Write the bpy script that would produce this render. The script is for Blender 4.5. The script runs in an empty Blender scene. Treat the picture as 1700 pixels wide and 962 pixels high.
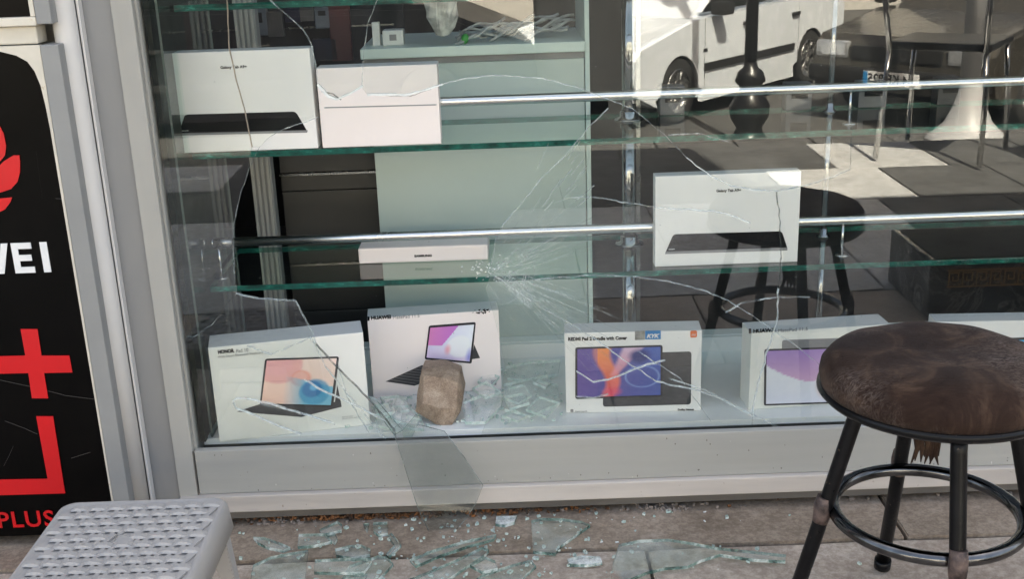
import bpy, bmesh, math, random
from mathutils import Vector, Matrix
random.seed(7)
S = bpy.context.scene
C = S.collection
PI = math.pi
rad = math.radians
# ------------------------------------------------------------------ camera
PIT, ROL, F = rad(18.3), rad(2.1), 1900.0
CAM = Vector((0, -1.88, 1.05))
FW = Vector((0, math.cos(PIT), -math.sin(PIT)))
U0 = Vector((0, math.sin(PIT), math.cos(PIT)))
R0 = Vector((1, 0, 0))
RR = math.cos(ROL) * R0 - math.sin(ROL) * U0
UU = math.sin(ROL) * R0 + math.cos(ROL) * U0
cd = bpy.data.cameras.new('camera'); cam = bpy.data.objects.new('camera', cd); C.objects.link(cam)
cam.matrix_world = Matrix(((RR.x, UU.x, -FW.x, CAM.x), (RR.y, UU.y, -FW.y, CAM.y), (RR.z, UU.z, -FW.z, CAM.z), (0, 0, 0, 1)))
cd.sensor_width = 36; cd.lens = 36 * F / 1700; cd.clip_start = 0.05; cd.clip_end = 300
S.camera = cam
# ------------------------------------------------------------------ world and sun
SUN_EL, SUN_AZ = rad(53), rad(8)        # the sun stands behind the shop
w = bpy.data.worlds.new('World'); S.world = w; w.use_nodes = True
nt = w.node_tree; bg = nt.nodes['Background']
sky = nt.nodes.new('ShaderNodeTexSky'); sky.sky_type = 'NISHITA'; sky.sun_disc = False
sky.sun_elevation = SUN_EL; sky.sun_rotation = SUN_AZ
sky.air_density = .7; sky.dust_density = 6; sky.ozone_density = 0
nt.links.new(sky.outputs[0], bg.inputs[0]); bg.inputs[1].default_value = 0.11
sd = bpy.data.lights.new('sun', 'SUN'); sd.energy = 5.0; sd.angle = rad(0.53); sd.color = (1, .985, .96)
sun = bpy.data.objects.new('sun', sd); C.objects.link(sun)
sdir = Vector((math.sin(SUN_AZ) * math.cos(SUN_EL), math.cos(SUN_AZ) * math.cos(SUN_EL), math.sin(SUN_EL)))
sun.rotation_euler = sdir.to_track_quat('Z', 'Y').to_euler(); sun.location = (0, 5, 12)
S.view_settings.view_transform = 'Standard'; S.view_settings.look = 'None'
S.view_settings.use_white_balance = True; S.view_settings.white_balance_temperature = 7700; S.view_settings.white_balance_tint = 3
S.view_settings.exposure = 2.95; S.view_settings.gamma = 1
S.cycles.max_bounces = 12; S.cycles.transparent_max_bounces = 48; S.cycles.diffuse_bounces = 6
S.cycles.glossy_bounces = 5; S.cycles.transmission_bounces = 8
S.cycles.caustics_reflective = False; S.cycles.caustics_refractive = False
S.cycles.use_denoising = True; S.cycles.sample_clamp_indirect = 6

def at(u, v, x=None, y=None, z=None):
    d = FW + (u - 850) / F * RR - (v - 481) / F * UU
    for k, val in enumerate((x, y, z)):
        if val is not None:
            return CAM + d * ((val - CAM[k]) / d[k])

# ------------------------------------------------------------------ materials
def hx(r, g, b):   # sRGB 0-255 to linear
    return tuple(((c / 255) / 12.92 if c / 255 <= .04045 else ((c / 255 + .055) / 1.055) ** 2.4) for c in (r, g, b))
def newmat(name):
    m = bpy.data.materials.new(name); m.use_nodes = True
    return m, m.node_tree, m.node_tree.nodes['Principled BSDF']
def ramp(nt, src, stops):
    r = nt.nodes.new('ShaderNodeValToRGB'); e = r.color_ramp.elements
    while len(e) < len(stops): e.new(.5)
    for k, (p, c) in enumerate(stops):
        e[k].position = p; e[k].color = (*c, 1) if len(c) == 3 else c
    nt.links.new(src, r.inputs[0]); return r
def noise(nt, scale, detail=4, rough=.55, stretch=None, dist=0):
    tc = nt.nodes.new('ShaderNodeTexCoord'); n = nt.nodes.new('ShaderNodeTexNoise')
    src = tc.outputs['Object']
    if stretch:
        mp = nt.nodes.new('ShaderNodeMapping'); mp.inputs['Scale'].default_value = stretch
        nt.links.new(src, mp.inputs[0]); src = mp.outputs[0]
    nt.links.new(src, n.inputs['Vector'])
    n.inputs['Scale'].default_value = scale; n.inputs['Detail'].default_value = detail
    n.inputs['Roughness'].default_value = rough; n.inputs['Distortion'].default_value = dist
    return n
def mat(name, col, rough=.5, metal=0, var=.12, scale=12, bump=0, bscale=None, stretch=None, coat=0, col2=None, spots=None, spec=.5):
    m, nt, p = newmat(name)
    n = noise(nt, scale, stretch=stretch)
    c2 = col2 or tuple(c * (1 - var * 2) for c in col)
    r = ramp(nt, n.outputs[0], [(.33, c2), (.67, col)])
    src = r.outputs[0]
    if spots:
        n2 = noise(nt, spots[0], 6, .7); mx = nt.nodes.new('ShaderNodeMixRGB')
        rr = ramp(nt, n2.outputs[0], [(spots[1], (0, 0, 0)), (spots[1] + .05, (1, 1, 1))])
        nt.links.new(rr.outputs[0], mx.inputs[0]); nt.links.new(src, mx.inputs[1]); mx.inputs[2].default_value = (*spots[2], 1)
        src = mx.outputs[0]
    nt.links.new(src, p.inputs['Base Color'])
    p.inputs['Metallic'].default_value = metal; p.inputs['Coat Weight'].default_value = coat
    p.inputs['Specular IOR Level'].default_value = spec
    n3 = noise(nt, scale * 2.3, 5)
    mr = nt.nodes.new('ShaderNodeMapRange'); mr.inputs[3].default_value = max(.02, rough * .8); mr.inputs[4].default_value = min(1, rough * 1.25 + .02)
    nt.links.new(n3.outputs[0], mr.inputs[0]); nt.links.new(mr.outputs[0], p.inputs['Roughness'])
    if bump:
        nb = noise(nt, bscale or scale * 3, 8, .65, stretch); b = nt.nodes.new('ShaderNodeBump')
        b.inputs['Strength'].default_value = bump; b.inputs['Distance'].default_value = .004
        nt.links.new(nb.outputs[0], b.inputs['Height']); nt.links.new(b.outputs[0], p.inputs['Normal'])
    return m
def glassmat(name, tint, ior, dirt=.0, gloss_rough=0.0, streak=False):
    """thin clear sheet: see-through by Fresnel, mirror for the rest, a little dust"""
    m = bpy.data.materials.new(name); m.use_nodes = True; nt = m.node_tree; nt.nodes.clear()
    out = nt.nodes.new('ShaderNodeOutputMaterial'); tr = nt.nodes.new('ShaderNodeBsdfTransparent'); gl = nt.nodes.new('ShaderNodeBsdfGlossy')
    tr.inputs[0].default_value = (*tint, 1); gl.inputs['Roughness'].default_value = gloss_rough; gl.inputs[0].default_value = (1, 1, 1, 1)
    fr = nt.nodes.new('ShaderNodeFresnel'); fr.inputs[0].default_value = ior
    ge = nt.nodes.new('ShaderNodeNewGeometry'); sb = nt.nodes.new('ShaderNodeMath'); sb.operation = 'SUBTRACT'; sb.inputs[0].default_value = 1
    nt.links.new(ge.outputs['Backfacing'], sb.inputs[1])
    mu = nt.nodes.new('ShaderNodeMath'); mu.operation = 'MULTIPLY'; nt.links.new(fr.outputs[0], mu.inputs[0]); nt.links.new(sb.outputs[0], mu.inputs[1])
    mx = nt.nodes.new('ShaderNodeMixShader'); nt.links.new(mu.outputs[0], mx.inputs[0]); nt.links.new(tr.outputs[0], mx.inputs[1]); nt.links.new(gl.outputs[0], mx.inputs[2])
    last = mx.outputs[0]
    if dirt:
        df = nt.nodes.new('ShaderNodeBsdfDiffuse'); df.inputs[0].default_value = (.84, .88, .86, 1)
        n = noise(nt, 9, 8, .75, (1, 1, .6)); r = ramp(nt, n.outputs[0], [(.4, (0, 0, 0)), (.8, (dirt,) * 3)])
        m2 = nt.nodes.new('ShaderNodeMixShader'); nt.links.new(r.outputs[0], m2.inputs[0]); nt.links.new(last, m2.inputs[1]); nt.links.new(df.outputs[0], m2.inputs[2]); last = m2.outputs[0]
    nt.links.new(last, out.inputs[0]); return m
def crackmat(name, col, lo, hi):
    m, nt, p = newmat(name)
    n = noise(nt, 40, 6, .8); r = ramp(nt, n.outputs[0], [(.40, (lo,) * 3), (.68, (hi,) * 3)])
    nt.links.new(r.outputs[0], p.inputs['Alpha']); p.inputs['Base Color'].default_value = (*col, 1); p.inputs['Roughness'].default_value = .25
    return m
def vcolmat(name, rough=.35, coat=.2):
    m, nt, p = newmat(name)
    a = nt.nodes.new('ShaderNodeVertexColor'); a.layer_name = 'print'
    n = noise(nt, 60, 3); mx = nt.nodes.new('ShaderNodeMixRGB'); mx.blend_type = 'MULTIPLY'; mx.inputs[0].default_value = .06
    nt.links.new(a.outputs[0], mx.inputs[1]); nt.links.new(n.outputs[0], mx.inputs[2])
    nt.links.new(mx.outputs[0], p.inputs['Base Color']); p.inputs['Roughness'].default_value = rough; p.inputs['Coat Weight'].default_value = coat
    return m
M = dict(
    alu=mat('satin aluminium', (.44, .43, .40), .6, .05, .12, 5, .05, 60, (1, 1, .15), spots=(45, .70, (.25, .22, .18))),
    alu_h=mat('satin aluminium sill', (.42, .41, .38), .6, .05, .16, 6, .12, 50, (.12, 1, 1.6), col2=(.33, .32, .29), spots=(38, .70, (.28, .25, .2))),
    alu_dark=mat('weathered grey aluminium', (.275, .275, .275), .6, .05, .06, 5, .06, 60, (1, 1, .15), spots=(55, .72, (.12, .11, .1))),
    strip=mat('pinkish worn aluminium strip', (.62, .56, .51), .55, .1, .12, 8, .1, 50, (.2, 1, 2), spots=(60, .66, (.3, .22, .17))),
    base=mat('grimy grey base profile', (.17, .155, .14), .6, .1, .18, 14, .2, 60, (.3, 1, 1)),
    pvc=mat('white painted pipe', (.66, .64, .62), .6, 0, .05, 7, .06, 40, (1, 1, .2), spots=(50, .71, (.3, .2, .18))),
    signgrey=mat('grey painted sign frame', (.29, .29, .285), .65, 0, .06, 8, .05, 40, spec=.3, spots=(40, .7, (.18, .17, .16))),
    cream=mat('cream plastic', (.68, .63, .54), .5, 0, .08, 15, .05, spots=(30, .62, (.45, .32, .16))),
    black_sign=mat('glossy black acrylic', (.0025, .0022, .0022), .3, 0, .3, 10, .03, 30, spots=(70, .74, (.03, .027, .025)), spec=.10),
    sign_red=mat('red sign vinyl', (.66, .006, .012), .3, 0, .05, 10),
    sign_white=mat('white sign vinyl', (.8, .8, .8), .3, 0, .03, 10),
    chrome=mat('polished chrome', (.60, .60, .60), .11, 1, .03, 20),
    chrome_dull=mat('brushed steel', (.30, .30, .30), .25, 1, .06, 20, 0, None, (1, 1, .1)),
    ledge=mat('white laminate ledge', (.83, .84, .82), .3, 0, .04, 6, .02, 40, spots=(60, .72, (.5, .5, .45))),
    panel=mat('pale green back panel', (.47, .55, .515), .35, 0, .04, 3, 0),
    cabwhite=mat('off white cabinet laminate', (.60, .70, .65), .4, 0, .04, 6, .02, 40),
    dark=mat('dark cabinet laminate', (.062, .058, .053), .4, 0, .1, 6, .05, 30),
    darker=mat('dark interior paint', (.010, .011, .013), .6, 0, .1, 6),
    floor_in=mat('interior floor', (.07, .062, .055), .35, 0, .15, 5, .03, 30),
    box_white=mat('white carton', (.86, .835, .81), .45, 0, .025, 6, .03, 25),
    box_cream=mat('ivory carton', (.82, .81, .76), .45, 0, .03, 6, .04, 25),
    box_grey=mat('shaded grey carton top', (.62, .63, .62), .5, 0, .04, 10, .05, 40),  # carton tops greyer than the sides, shade put into the colour
    ink=mat('black print', (.004, .004, .005), .4, 0, .05, 20, spec=.12),
    ink_grey=mat('grey print', (.22, .22, .23), .4, 0, .05, 20),
    ink_pale=mat('pale grey print', (.50, .50, .50), .4, 0, .05, 20),
    key=mat('charcoal keyboard print', (.045, .045, .05), .4, 0, .1, 30),
    bezel=mat('dark bezel print', (.012, .012, .018), .3, 0, .05, 20),
    orange=mat('orange print', (.80, .16, .03), .4, 0, .04, 20),
    blue=mat('blue sticker', (.01, .21, .50), .35, 0, .04, 20),
    silver=mat('silver sticker', (.45, .45, .42), .3, .5, .3, 60),
    shelf_edge=None, stone=None)
M['railchrome'] = mat('satin steel rail', (.72, .72, .71), .24, 1, .03, 2)
M['box_pink'] = mat('pinkish white carton', (.88, .80, .775), .45, 0, .025, 6, .03, 25)
M['print'] = vcolmat('printed picture')
M['pane'] = glassmat('window glass', (.965, .978, .966), 1.92, .014)
M['shelfglass'] = glassmat('shelf glass', (.90, .965, .945), 1.5, .008)
M['shardglass'] = glassmat('shard glass', (.93, .965, .945), 1.7, .34)
m, nt, p = newmat('green glass edge')
n = noise(nt, 38, 6, .7, (1, 1, 2.5)); r = ramp(nt, n.outputs[0], [(.35, (.001, .028, .022)), (.58, (.003, .10, .075)), (.76, (.06, .38, .29))])
nt.links.new(r.outputs[0], p.inputs['Base Color']); p.inputs['Roughness'].default_value = .15
M['edge'] = m
m, nt, p = newmat('thin glass edge')
n = noise(nt, 30, 5, .7); r = ramp(nt, n.outputs[0], [(.4, (.02, .085, .075)), (.52, (.20, .32, .29)), (.64, (.82, .88, .85))])
nt.links.new(r.outputs[0], p.inputs['Base Color']); p.inputs['Roughness'].default_value = .12; p.inputs['Alpha'].default_value = .8
M['edge_thin'] = m
M['clearshard'] = glassmat('clear crushed glass', (.985, .993, .989), 1.9, .40)
M['crumb_edge'] = mat('crumb edge', (.78, .84, .81), .15, 0, .2, 120, col2=(.36, .52, .47))
M['crack'] = crackmat('crack face bright', (.86, .9, .88), .25, .95)
M['crack_solid'] = crackmat('torn glass edge', (.86, .88, .86), .75, 1.0)
M['crack_fine'] = crackmat('crack face fine', (.74, .80, .78), .02, .7)
M['pane_edge'] = crackmat('pane edge', (.40, .50, .47), .03, .40)
M['crack_and_shadow'] = crackmat('dark crack and painted shadow', (.05, .06, .055), .15, .9)  # serves dark cracks and the drawn shadow lines

# ------------------------------------------------------------------ mesh helpers
class MB:
    def __init__(s): s.bm = bmesh.new(); s.mi = 0
    def faces(s, vs, fs):
        bv = [s.bm.verts.new(v) for v in vs]
        for f in fs:
            try: fc = s.bm.faces.new([bv[i] for i in f]); fc.material_index = s.mi
            except ValueError: pass
        return bv
    def box(s, a, b, bev=0, mtx=None):
        a, b = Vector(a), Vector(b)
        vs = [Vector((x, y, z)) for z in (a.z, b.z) for y in (a.y, b.y) for x in (a.x, b.x)]
        if mtx: vs = [mtx @ v for v in vs]
        bv = s.faces(vs, [(0, 2, 3, 1), (4, 5, 7, 6), (0, 1, 5, 4), (2, 6, 7, 3), (0, 4, 6, 2), (1, 3, 7, 5)])
        if bev:
            ed = list({e for v in bv for e in v.link_edges})
            r = bmesh.ops.bevel(s.bm, geom=ed, offset=bev, segments=2, affect='EDGES', profile=.6)
            for f in r['faces']: f.material_index = s.mi
        return s
    def prism(s, pts, d, side=None, bev=0):
        """planar 3D polygon pushed along vector d; side = material slot for the rim"""
        d = Vector(d); n = len(pts)
        lo = [Vector(q) for q in pts]; hi = [q + d for q in lo]
        bv = [s.bm.verts.new(v) for v in lo + hi]
        f1 = s.bm.faces.new(bv[:n][::-1]); f2 = s.bm.faces.new(bv[n:])
        f1.material_index = f2.material_index = s.mi
        rim = []
        for i in range(n):
            j = (i + 1) % n; f = s.bm.faces.new((bv[i], bv[j], bv[n + j], bv[n + i])); f.material_index = s.mi if side is None else side; rim.append(f)
        if bev:
            ed = [e for e in f1.edges] + [e for e in f2.edges]
            bmesh.ops.bevel(s.bm, geom=list(set(ed)), offset=bev, segments=2, affect='EDGES')
        else:
            f1.normal_update(); f2.normal_update(); bmesh.ops.triangulate(s.bm, faces=[f1, f2])
        return s
    def tube(s, path, r, seg=12, closed=False, cap=True):
        path = [Vector(q) for q in path]; n = len(path)
        rs = r if isinstance(r, (list, tuple)) else [r] * n
        rings = []; prev = None
        for i, q in enumerate(path):
            if closed: t = path[(i + 1) % n] - path[i - 1]
            else: t = path[min(i + 1, n - 1)] - path[max(i - 1, 0)]
            t.normalize()
            if prev is None:
                a = t.orthogonal().normalized()
            else:
                a = (prev - t * prev.dot(t)); a = a.normalized() if a.length > 1e-6 else t.orthogonal().normalized()
            prev = a; b = t.cross(a)
            rings.append([s.bm.verts.new(q + (a * math.cos(2 * PI * k / seg) + b * math.sin(2 * PI * k / seg)) * rs[i]) for k in range(seg)])
        rng = range(n) if closed else range(n - 1)
        off = 0
        for i in rng:
            A, B = rings[i], rings[(i + 1) % n]
            if closed and i == n - 1:
                off = min(range(seg), key=lambda o: (A[0].co - B[o].co).length)
            for k in range(seg):
                f = s.bm.faces.new((A[k], A[(k + 1) % seg], B[(k + 1 + off) % seg], B[(k + off) % seg])); f.smooth = True; f.material_index = s.mi
        if cap and not closed:
            for rg in (rings[0][::-1], rings[-1]):
                f = s.bm.faces.new(rg); f.material_index = s.mi
        return s
    def lathe(s, prof, c=(0, 0, 0), seg=32, smooth=True):
        """prof: list of (radius, z)"""
        c = Vector(c); rings = []
        for r_, z_ in prof:
            if r_ < 1e-5: rings.append([s.bm.verts.new(c + Vector((0, 0, z_)))])
            else: rings.append([s.bm.verts.new(c + Vector((r_ * math.cos(2 * PI * k / seg), r_ * math.sin(2 * PI * k / seg), z_))) for k in range(seg)])
        for A, B in zip(rings, rings[1:]):
            for k in range(seg):
                k2 = (k + 1) % seg
                if len(A) == 1 and len(B) == 1: continue
                if len(A) == 1: vs = (A[0], B[k2], B[k])
                elif len(B) == 1: vs = (A[k], A[k2], B[0])
                else: vs = (A[k], A[k2], B[k2], B[k])
                f = s.bm.faces.new(vs); f.smooth = smooth; f.material_index = s.mi
        return s
    def build(s, name, mats, parent=None, world=None, fix=True, smooth=False):
        """world=True: coordinates are world ones, re-based to the parent's origin"""
        if fix: bmesh.ops.recalc_face_normals(s.bm, faces=s.bm.faces[:])
        if world is None: world = parent is not None and parent.get('_world', 0)
        org = None
        if parent is not None and world:
            inv = parent.matrix_basis.inverted()
            r = parent.parent
            inv_all = inv if r is None else inv @ r.matrix_basis.inverted()
            s.bm.transform(inv_all)
        me = bpy.data.meshes.new(name)
        if parent is None:
            cs = [v.co for v in s.bm.verts]
            org = Vector(((min(q.x for q in cs) + max(q.x for q in cs)) / 2, (min(q.y for q in cs) + max(q.y for q in cs)) / 2, min(q.z for q in cs)))
            s.bm.transform(Matrix.Translation(-org))
        if smooth:
            for f in s.bm.faces: f.smooth = True
        s.bm.to_mesh(me); s.bm.free()
        if not isinstance(mats, (list, tuple)): mats = [mats]
        for q in mats: me.materials.append(M[q] if isinstance(q, str) else q)
        o = bpy.data.objects.new(name, me); C.objects.link(o)
        if parent is not None: o.parent = parent
        else: o.location = org
        return o
def tag(o, label=None, cat=None, group=None, kind=None):
    for k, v in (('label', label), ('category', cat), ('group', group), ('kind', kind)):
        if v: o[k] = v
    return o
def thing(name, loc, label, cat, group=None, rz=0, world=False):
    o = bpy.data.objects.new(name, None); C.objects.link(o); o.empty_display_size = .05
    o.location = loc; o.rotation_euler = (0, 0, rz)
    o.matrix_basis = Matrix.Translation(Vector(loc)) @ Matrix.Rotation(rz, 4, 'Z')
    tag(o, label, cat, group)
    if world: WORLD.add(o.name)
    return o
WORLD = set()
_ob = MB.build
def _build(s, name, mats, parent=None, world=None, **k):
    if world is None:
        r = parent
        while r is not None and r.parent is not None: r = r.parent
        world = r is not None and r.name in WORLD
    return _ob(s, name, mats, parent, world, **k)
MB.build = _build
def text(body, size, p, material, parent, name='lettering', spacing=1.0, bold=0, depth=.0003, shear=0, align='LEFT', flipped=False, width=None):
    """flat lettering; p = 4x4 matrix placing the text (x right, y up, z out)"""
    cu = bpy.data.curves.new(name, 'FONT'); cu.body = body; cu.size = size; cu.extrude = depth; cu.space_character = spacing
    cu.offset = bold; cu.shear = shear; cu.align_x = align; cu.resolution_u = 3
    t = bpy.data.objects.new(name, cu); C.objects.link(t)
    dg = bpy.context.evaluated_depsgraph_get(); me = bpy.data.meshes.new_from_object(t.evaluated_get(dg))
    bpy.data.objects.remove(t); bpy.data.curves.remove(cu)
    if width:
        xs = [v.co.x for v in me.vertices]; k = width / (max(xs) - min(xs))
        for v in me.vertices: v.co.x *= k
    me.transform(p); me.materials.clear(); me.materials.append(M[material]); me.name = name
    o = bpy.data.objects.new(name, me); C.objects.link(o); o.parent = parent
    return o
def wall_text(p, rz=0):     # text on a wall facing -y at point p
    return Matrix.Translation(Vector(p)) @ Matrix.Rotation(rz, 4, 'Z') @ Matrix.Rotation(PI / 2, 4, 'X')
def inset(pts, d):
    """shrink a 2D polygon (list of (x,z)) by d"""
    A = sum(pts[i][0] * pts[(i + 1) % len(pts)][1] - pts[(i + 1) % len(pts)][0] * pts[i][1] for i in range(len(pts)))
    sg = 1 if A > 0 else -1; out = []; n = len(pts)
    for i in range(n):
        p0, p1, p2 = (Vector(pts[i - 1]), Vector(pts[i]), Vector(pts[(i + 1) % n]))
        a = (p1 - p0).normalized(); b = (p2 - p1).normalized()
        na = Vector((-a.y, a.x)) * sg; nb = Vector((-b.y, b.x)) * sg
        mv = (na + nb); mv = mv / max(mv.length_squared, .5) * 2 * d
        out.append(tuple(p1 + mv))
    return out

# ================================================================== GROUND AND STREET (setting)
m, nt, p = newmat('street asphalt')
n = noise(nt, 1.2, 8, .6); n2 = noise(nt, 90, 4); mx = nt.nodes.new('ShaderNodeMixRGB'); mx.inputs[0].default_value = .4
r = ramp(nt, n.outputs[0], [(.3, (.045, .045, .046)), (.7, (.085, .082, .078))]); nt.links.new(r.outputs[0], mx.inputs[1]); nt.links.new(n2.outputs[0], mx.inputs[2]); mx.blend_type = 'MULTIPLY'
nt.links.new(r.outputs[0], p.inputs['Base Color']); p.inputs['Roughness'].default_value = .85
M['asphalt'] = m
def stonemat(name, c1, c2, c3, sc):
    m, nt, p = newmat(name)
    n = noise(nt, sc, 10, .72, dist=.4); r = ramp(nt, n.outputs[0], [(.28, c1), (.5, c2), (.72, c3)])
    n2 = noise(nt, sc * 14, 6, .8); r2 = ramp(nt, n2.outputs[0], [(.42, (.55, .52, .5)), (.6, (1, 1, 1))])
    mx = nt.nodes.new('ShaderNodeMixRGB'); mx.blend_type = 'MULTIPLY'; mx.inputs[0].default_value = .8
    nt.links.new(r.outputs[0], mx.inputs[1]); nt.links.new(r2.outputs[0], mx.inputs[2])
    nt.links.new(mx.outputs[0], p.inputs['Base Color']); p.inputs['Roughness'].default_value = .75
    b = nt.nodes.new('ShaderNodeBump'); b.inputs['Strength'].default_value = .5; b.inputs['Distance'].default_value = .003
    nb = noise(nt, sc * 9, 10, .75); nt.links.new(nb.outputs[0], b.inputs['Height']); nt.links.new(b.outputs[0], p.inputs['Normal'])
    return m
M['stone_dark'] = stonemat('weathered brown stone', (.20, .15, .112), (.33, .26, .20), (.46, .375, .305), 7)
M['stone_pink'] = stonemat('pinkish limestone paving', (.34, .27, .22), (.48, .40, .335), (.62, .54, .47), 5)
M['tile_sun_pale'] = stonemat('pale sun-toned street tile', (.48, .48, .48), (.60, .60, .60), (.74, .74, .74), 3)  # pale slabs carry the sun patches in their colour
M['tile_shade_grey'] = stonemat('grey shade-toned street tile', (.07, .07, .07), (.11, .11, .11), (.17, .17, .17), 3)  # dark slabs carry the shade between sun patches in their colour
M['concrete'] = mat('grey concrete', (.26, .25, .23), .8, 0, .12, 6, .3, 60)

b = MB(); b.box((-60, -60, -1.3), (60, -6.9, -.83)); street = tag(b.build('street', 'asphalt'), kind='structure')
b = MB(); b.box((-30, -6.9, -1.3), (30, -4.6, -.70), .01); pav = tag(b.build('lower_pavement', 'concrete'), kind='structure')
k = 0
b0 = None
for ix in range(-8, 16):
    for iy in range(4):
        x0 = ix * .58; y0 = -6.86 + iy * .56
        if b0 is None:
            b = MB(); b.box((0, 0, 0), (.565, .545, .02), .003); b0 = b.build('tile', 'tile_shade_grey', pav, world=False); o = b0
        else:
            o = b0.copy(); C.objects.link(o); o.parent = pav
        o.location = Vector((x0, y0, -.70 + .001 * random.random())) - pav.location
for i in range(4):
    b = MB(); b.box((-30, -4.6 + i * .32, -1.3), (30, -4.28 + i * .32 + (.01 if i < 3 else 0), -.70 + (i + 1) * .14), .006)
    tag(b.build('street_step', 'tile_sun_pale'), kind='structure')
# raised pavement in front of the shop: a base sheet with separate slabs on it
b = MB(); b.box((-12, -3.31, -1.3), (12, 1.2, -.03)); plat = tag(b.build('pavement', 'concrete'), kind='structure')
def slab(x0, x1, y0, y1, top, m_, name='stone_slab', rag=.004):
    b = MB(); g = .003
    n = 10; pts = []
    for i in range(n + 1): pts.append((x0 + g + (x1 - x0 - 2 * g) * i / n, y0 + g + random.uniform(-rag, rag) * .4))
    for i in range(n + 1): pts.append((x1 - g - (x1 - x0 - 2 * g) * i / n, y1 - g + random.uniform(-rag, rag) * .4))
    b.prism([(x, y, top - .03) for x, y in pts], (0, 0, .03), bev=.0025)
    return b.build(name, m_, plat, world=True)
for x0, x1 in ((-2.6, -1.55), (-1.55, -.62), (-.62, .665), (.665, 1.7), (1.7, 2.9)):
    slab(x0, x1, -.147, .06, .0, 'stone_dark')
RS = random.Random(4)
xs = [-3.2, -2.3, -1.5, -.66, .215, 1.06, 1.52, 1.95, 2.4, 2.8, 3.3]
for j in range(6):
    y1 = -.149 - j * .52; y0 = y1 - .518; sh = .0 if j == 0 else (.3 if j % 2 else 0)
    for a, c in zip(xs, xs[1:]):
        slab(a + sh, c + sh, y0, y1, -.004 - .001 * (j % 2), 'stone_pink' if (j < 2) else ('tile_sun_pale' if RS.random() < (.10 if j < 2 else .48) else 'tile_shade_grey'))  # pale and dark slabs mixed at random as broken sun patches

# ================================================================== SHOP BUILDING
M['plaster'] = mat('grey facade plaster', (.42, .41, .39), .8, 0, .06, 3, .3, 60)
bld = thing('shop_building', (0, .4, 0), 'grey plastered shop building around the broken display window', 'building', world=True)
b = MB()
b.box((-9, .02, 0), (-.66, .3, 9.5)); b.box((-.66, .021, 2.25), (1.3, .299, 9.5)); b.box((1.3, .02, 2.25), (7, .3, 3.05)); b.box((1.95, .022, 0), (7, .298, 2.25))  # unseen upper walls, heights stepped to shape the shadow on the street
b.box((-9, .3, 9.2), (1.3, 5, 9.5)); b.box((1.3, .3, 2.8), (7, 5, 3.0)); b.box((1.0, .3, 3.05), (1.3, 5, 9.2))
b.build('facade_wall', 'plaster', bld)
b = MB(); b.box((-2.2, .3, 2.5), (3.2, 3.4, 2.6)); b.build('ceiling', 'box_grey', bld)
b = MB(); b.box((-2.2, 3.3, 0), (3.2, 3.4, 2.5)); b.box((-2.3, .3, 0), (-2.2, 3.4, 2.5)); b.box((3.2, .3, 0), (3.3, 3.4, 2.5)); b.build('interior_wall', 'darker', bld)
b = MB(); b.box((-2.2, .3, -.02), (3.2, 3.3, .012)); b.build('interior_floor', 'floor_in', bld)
# aluminium shop front profiles, each its own part
b = MB(); b.box((-.678, -.012, .0), (-.6165, .05, 2.3), .002); b.build('side_post', 'alu_dark', bld)
b = MB(); b.box((-.6155, -.022, .0306), (-.5815, .05, 2.3), .002)
b.box((-.5815, -.010, .15), (-.577, .002, 2.3), .001); b.build('frame_jamb', 'alu', bld)
b = MB(); b.box((-.5795, -.020, .0645), (1.95, -.005, .1515), .002); b.box((-.5795, -.0048, .0645), (1.95, .03, .134)); b.build('sill_rail', 'alu_h', bld)
b = MB(); b.box((-.6135, -.031, .0312), (1.95, .028, .0640), .002); b.build('sill_strip', 'strip', bld)
b = MB(); b.box((-.60, -.018, .012), (1.95, .024, .0306), .001); b.build('base_strip', 'base', bld)
b = MB(); b.box((-.577, -.0046, .1342), (1.95, -.001, .1490), .0008); b.box((-.577, .0075, .1342), (1.95, .0125, .1375), .0008); b.build('glazing_bead', 'base', bld)
b = MB(); b.box((1.9, -.021, .0306), (1.95, .03, 2.3), .002); b.build('frame_jamb', 'alu', bld)
b = MB(); b.box((-.5815, -.02, 2.2), (1.9, .03, 2.3), .002); b.build('frame_head', 'alu', bld)
for mm_, nm_, n_ in (('base', 'dirt_specks', 60), ('pvc', 'paint_specks', 26)):
    b = MB(); rq = random.Random(n_)
    for i in range(n_):
        x_, z_ = rq.uniform(-.57, 1.1), rq.choice((rq.uniform(.068, .147), rq.uniform(.068, .08))); r_ = rq.uniform(.0004, .0013); e_ = rq.uniform(.8, 2.2)
        b.prism([(x_ + r_ * math.cos(k_ * PI / 3) * rq.uniform(.6, 1.2), -.0203, z_ + r_ * e_ * math.sin(k_ * PI / 3) * rq.uniform(.6, 1.2)) for k_ in range(6)], (0, -.0004, 0))
    b.build(nm_, mm_, bld)['kind'] = 'stuff'
b = MB(); b.box((-.5825, -.0222, .0645), (-.5810, -.0195, .1520)); b.build('joint_line', 'base', bld)
# rust and mortar crumbling below the base strip
M['rust'] = mat('rusty crumbling mortar', (.30, .12, .04), .9, 0, .3, 40, .8, 120, col2=(.05, .03, .02))
M['mortar'] = mat('loose grey mortar', (.34, .28, .24), .9, 0, .2, 30, .8, 120)
def crumbs(name, mm, n, fx, fy, fz, smin, smax, parent=None):
    b = MB()
    for i in range(n):
        s_ = random.uniform(smin, smax); c_ = Vector((fx(), fy(), fz()))
        mt = Matrix.Translation(c_) @ Matrix.Rotation(random.uniform(0, PI), 4, Vector((random.random(), random.random(), random.random() + .1)).normalized())
        b.box((-s_, -s_ * .7, -s_ * .5), (s_, s_ * .6, s_ * .4), 0, mt)
    return b.build(name, mm, parent)
o = crumbs('rust_crumbs', 'rust', 420, lambda: -.22 + .16 * random.gauss(0, 1), lambda: random.uniform(-.022, -.004), lambda: random.uniform(.0, .010), .001, .004)
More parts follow.
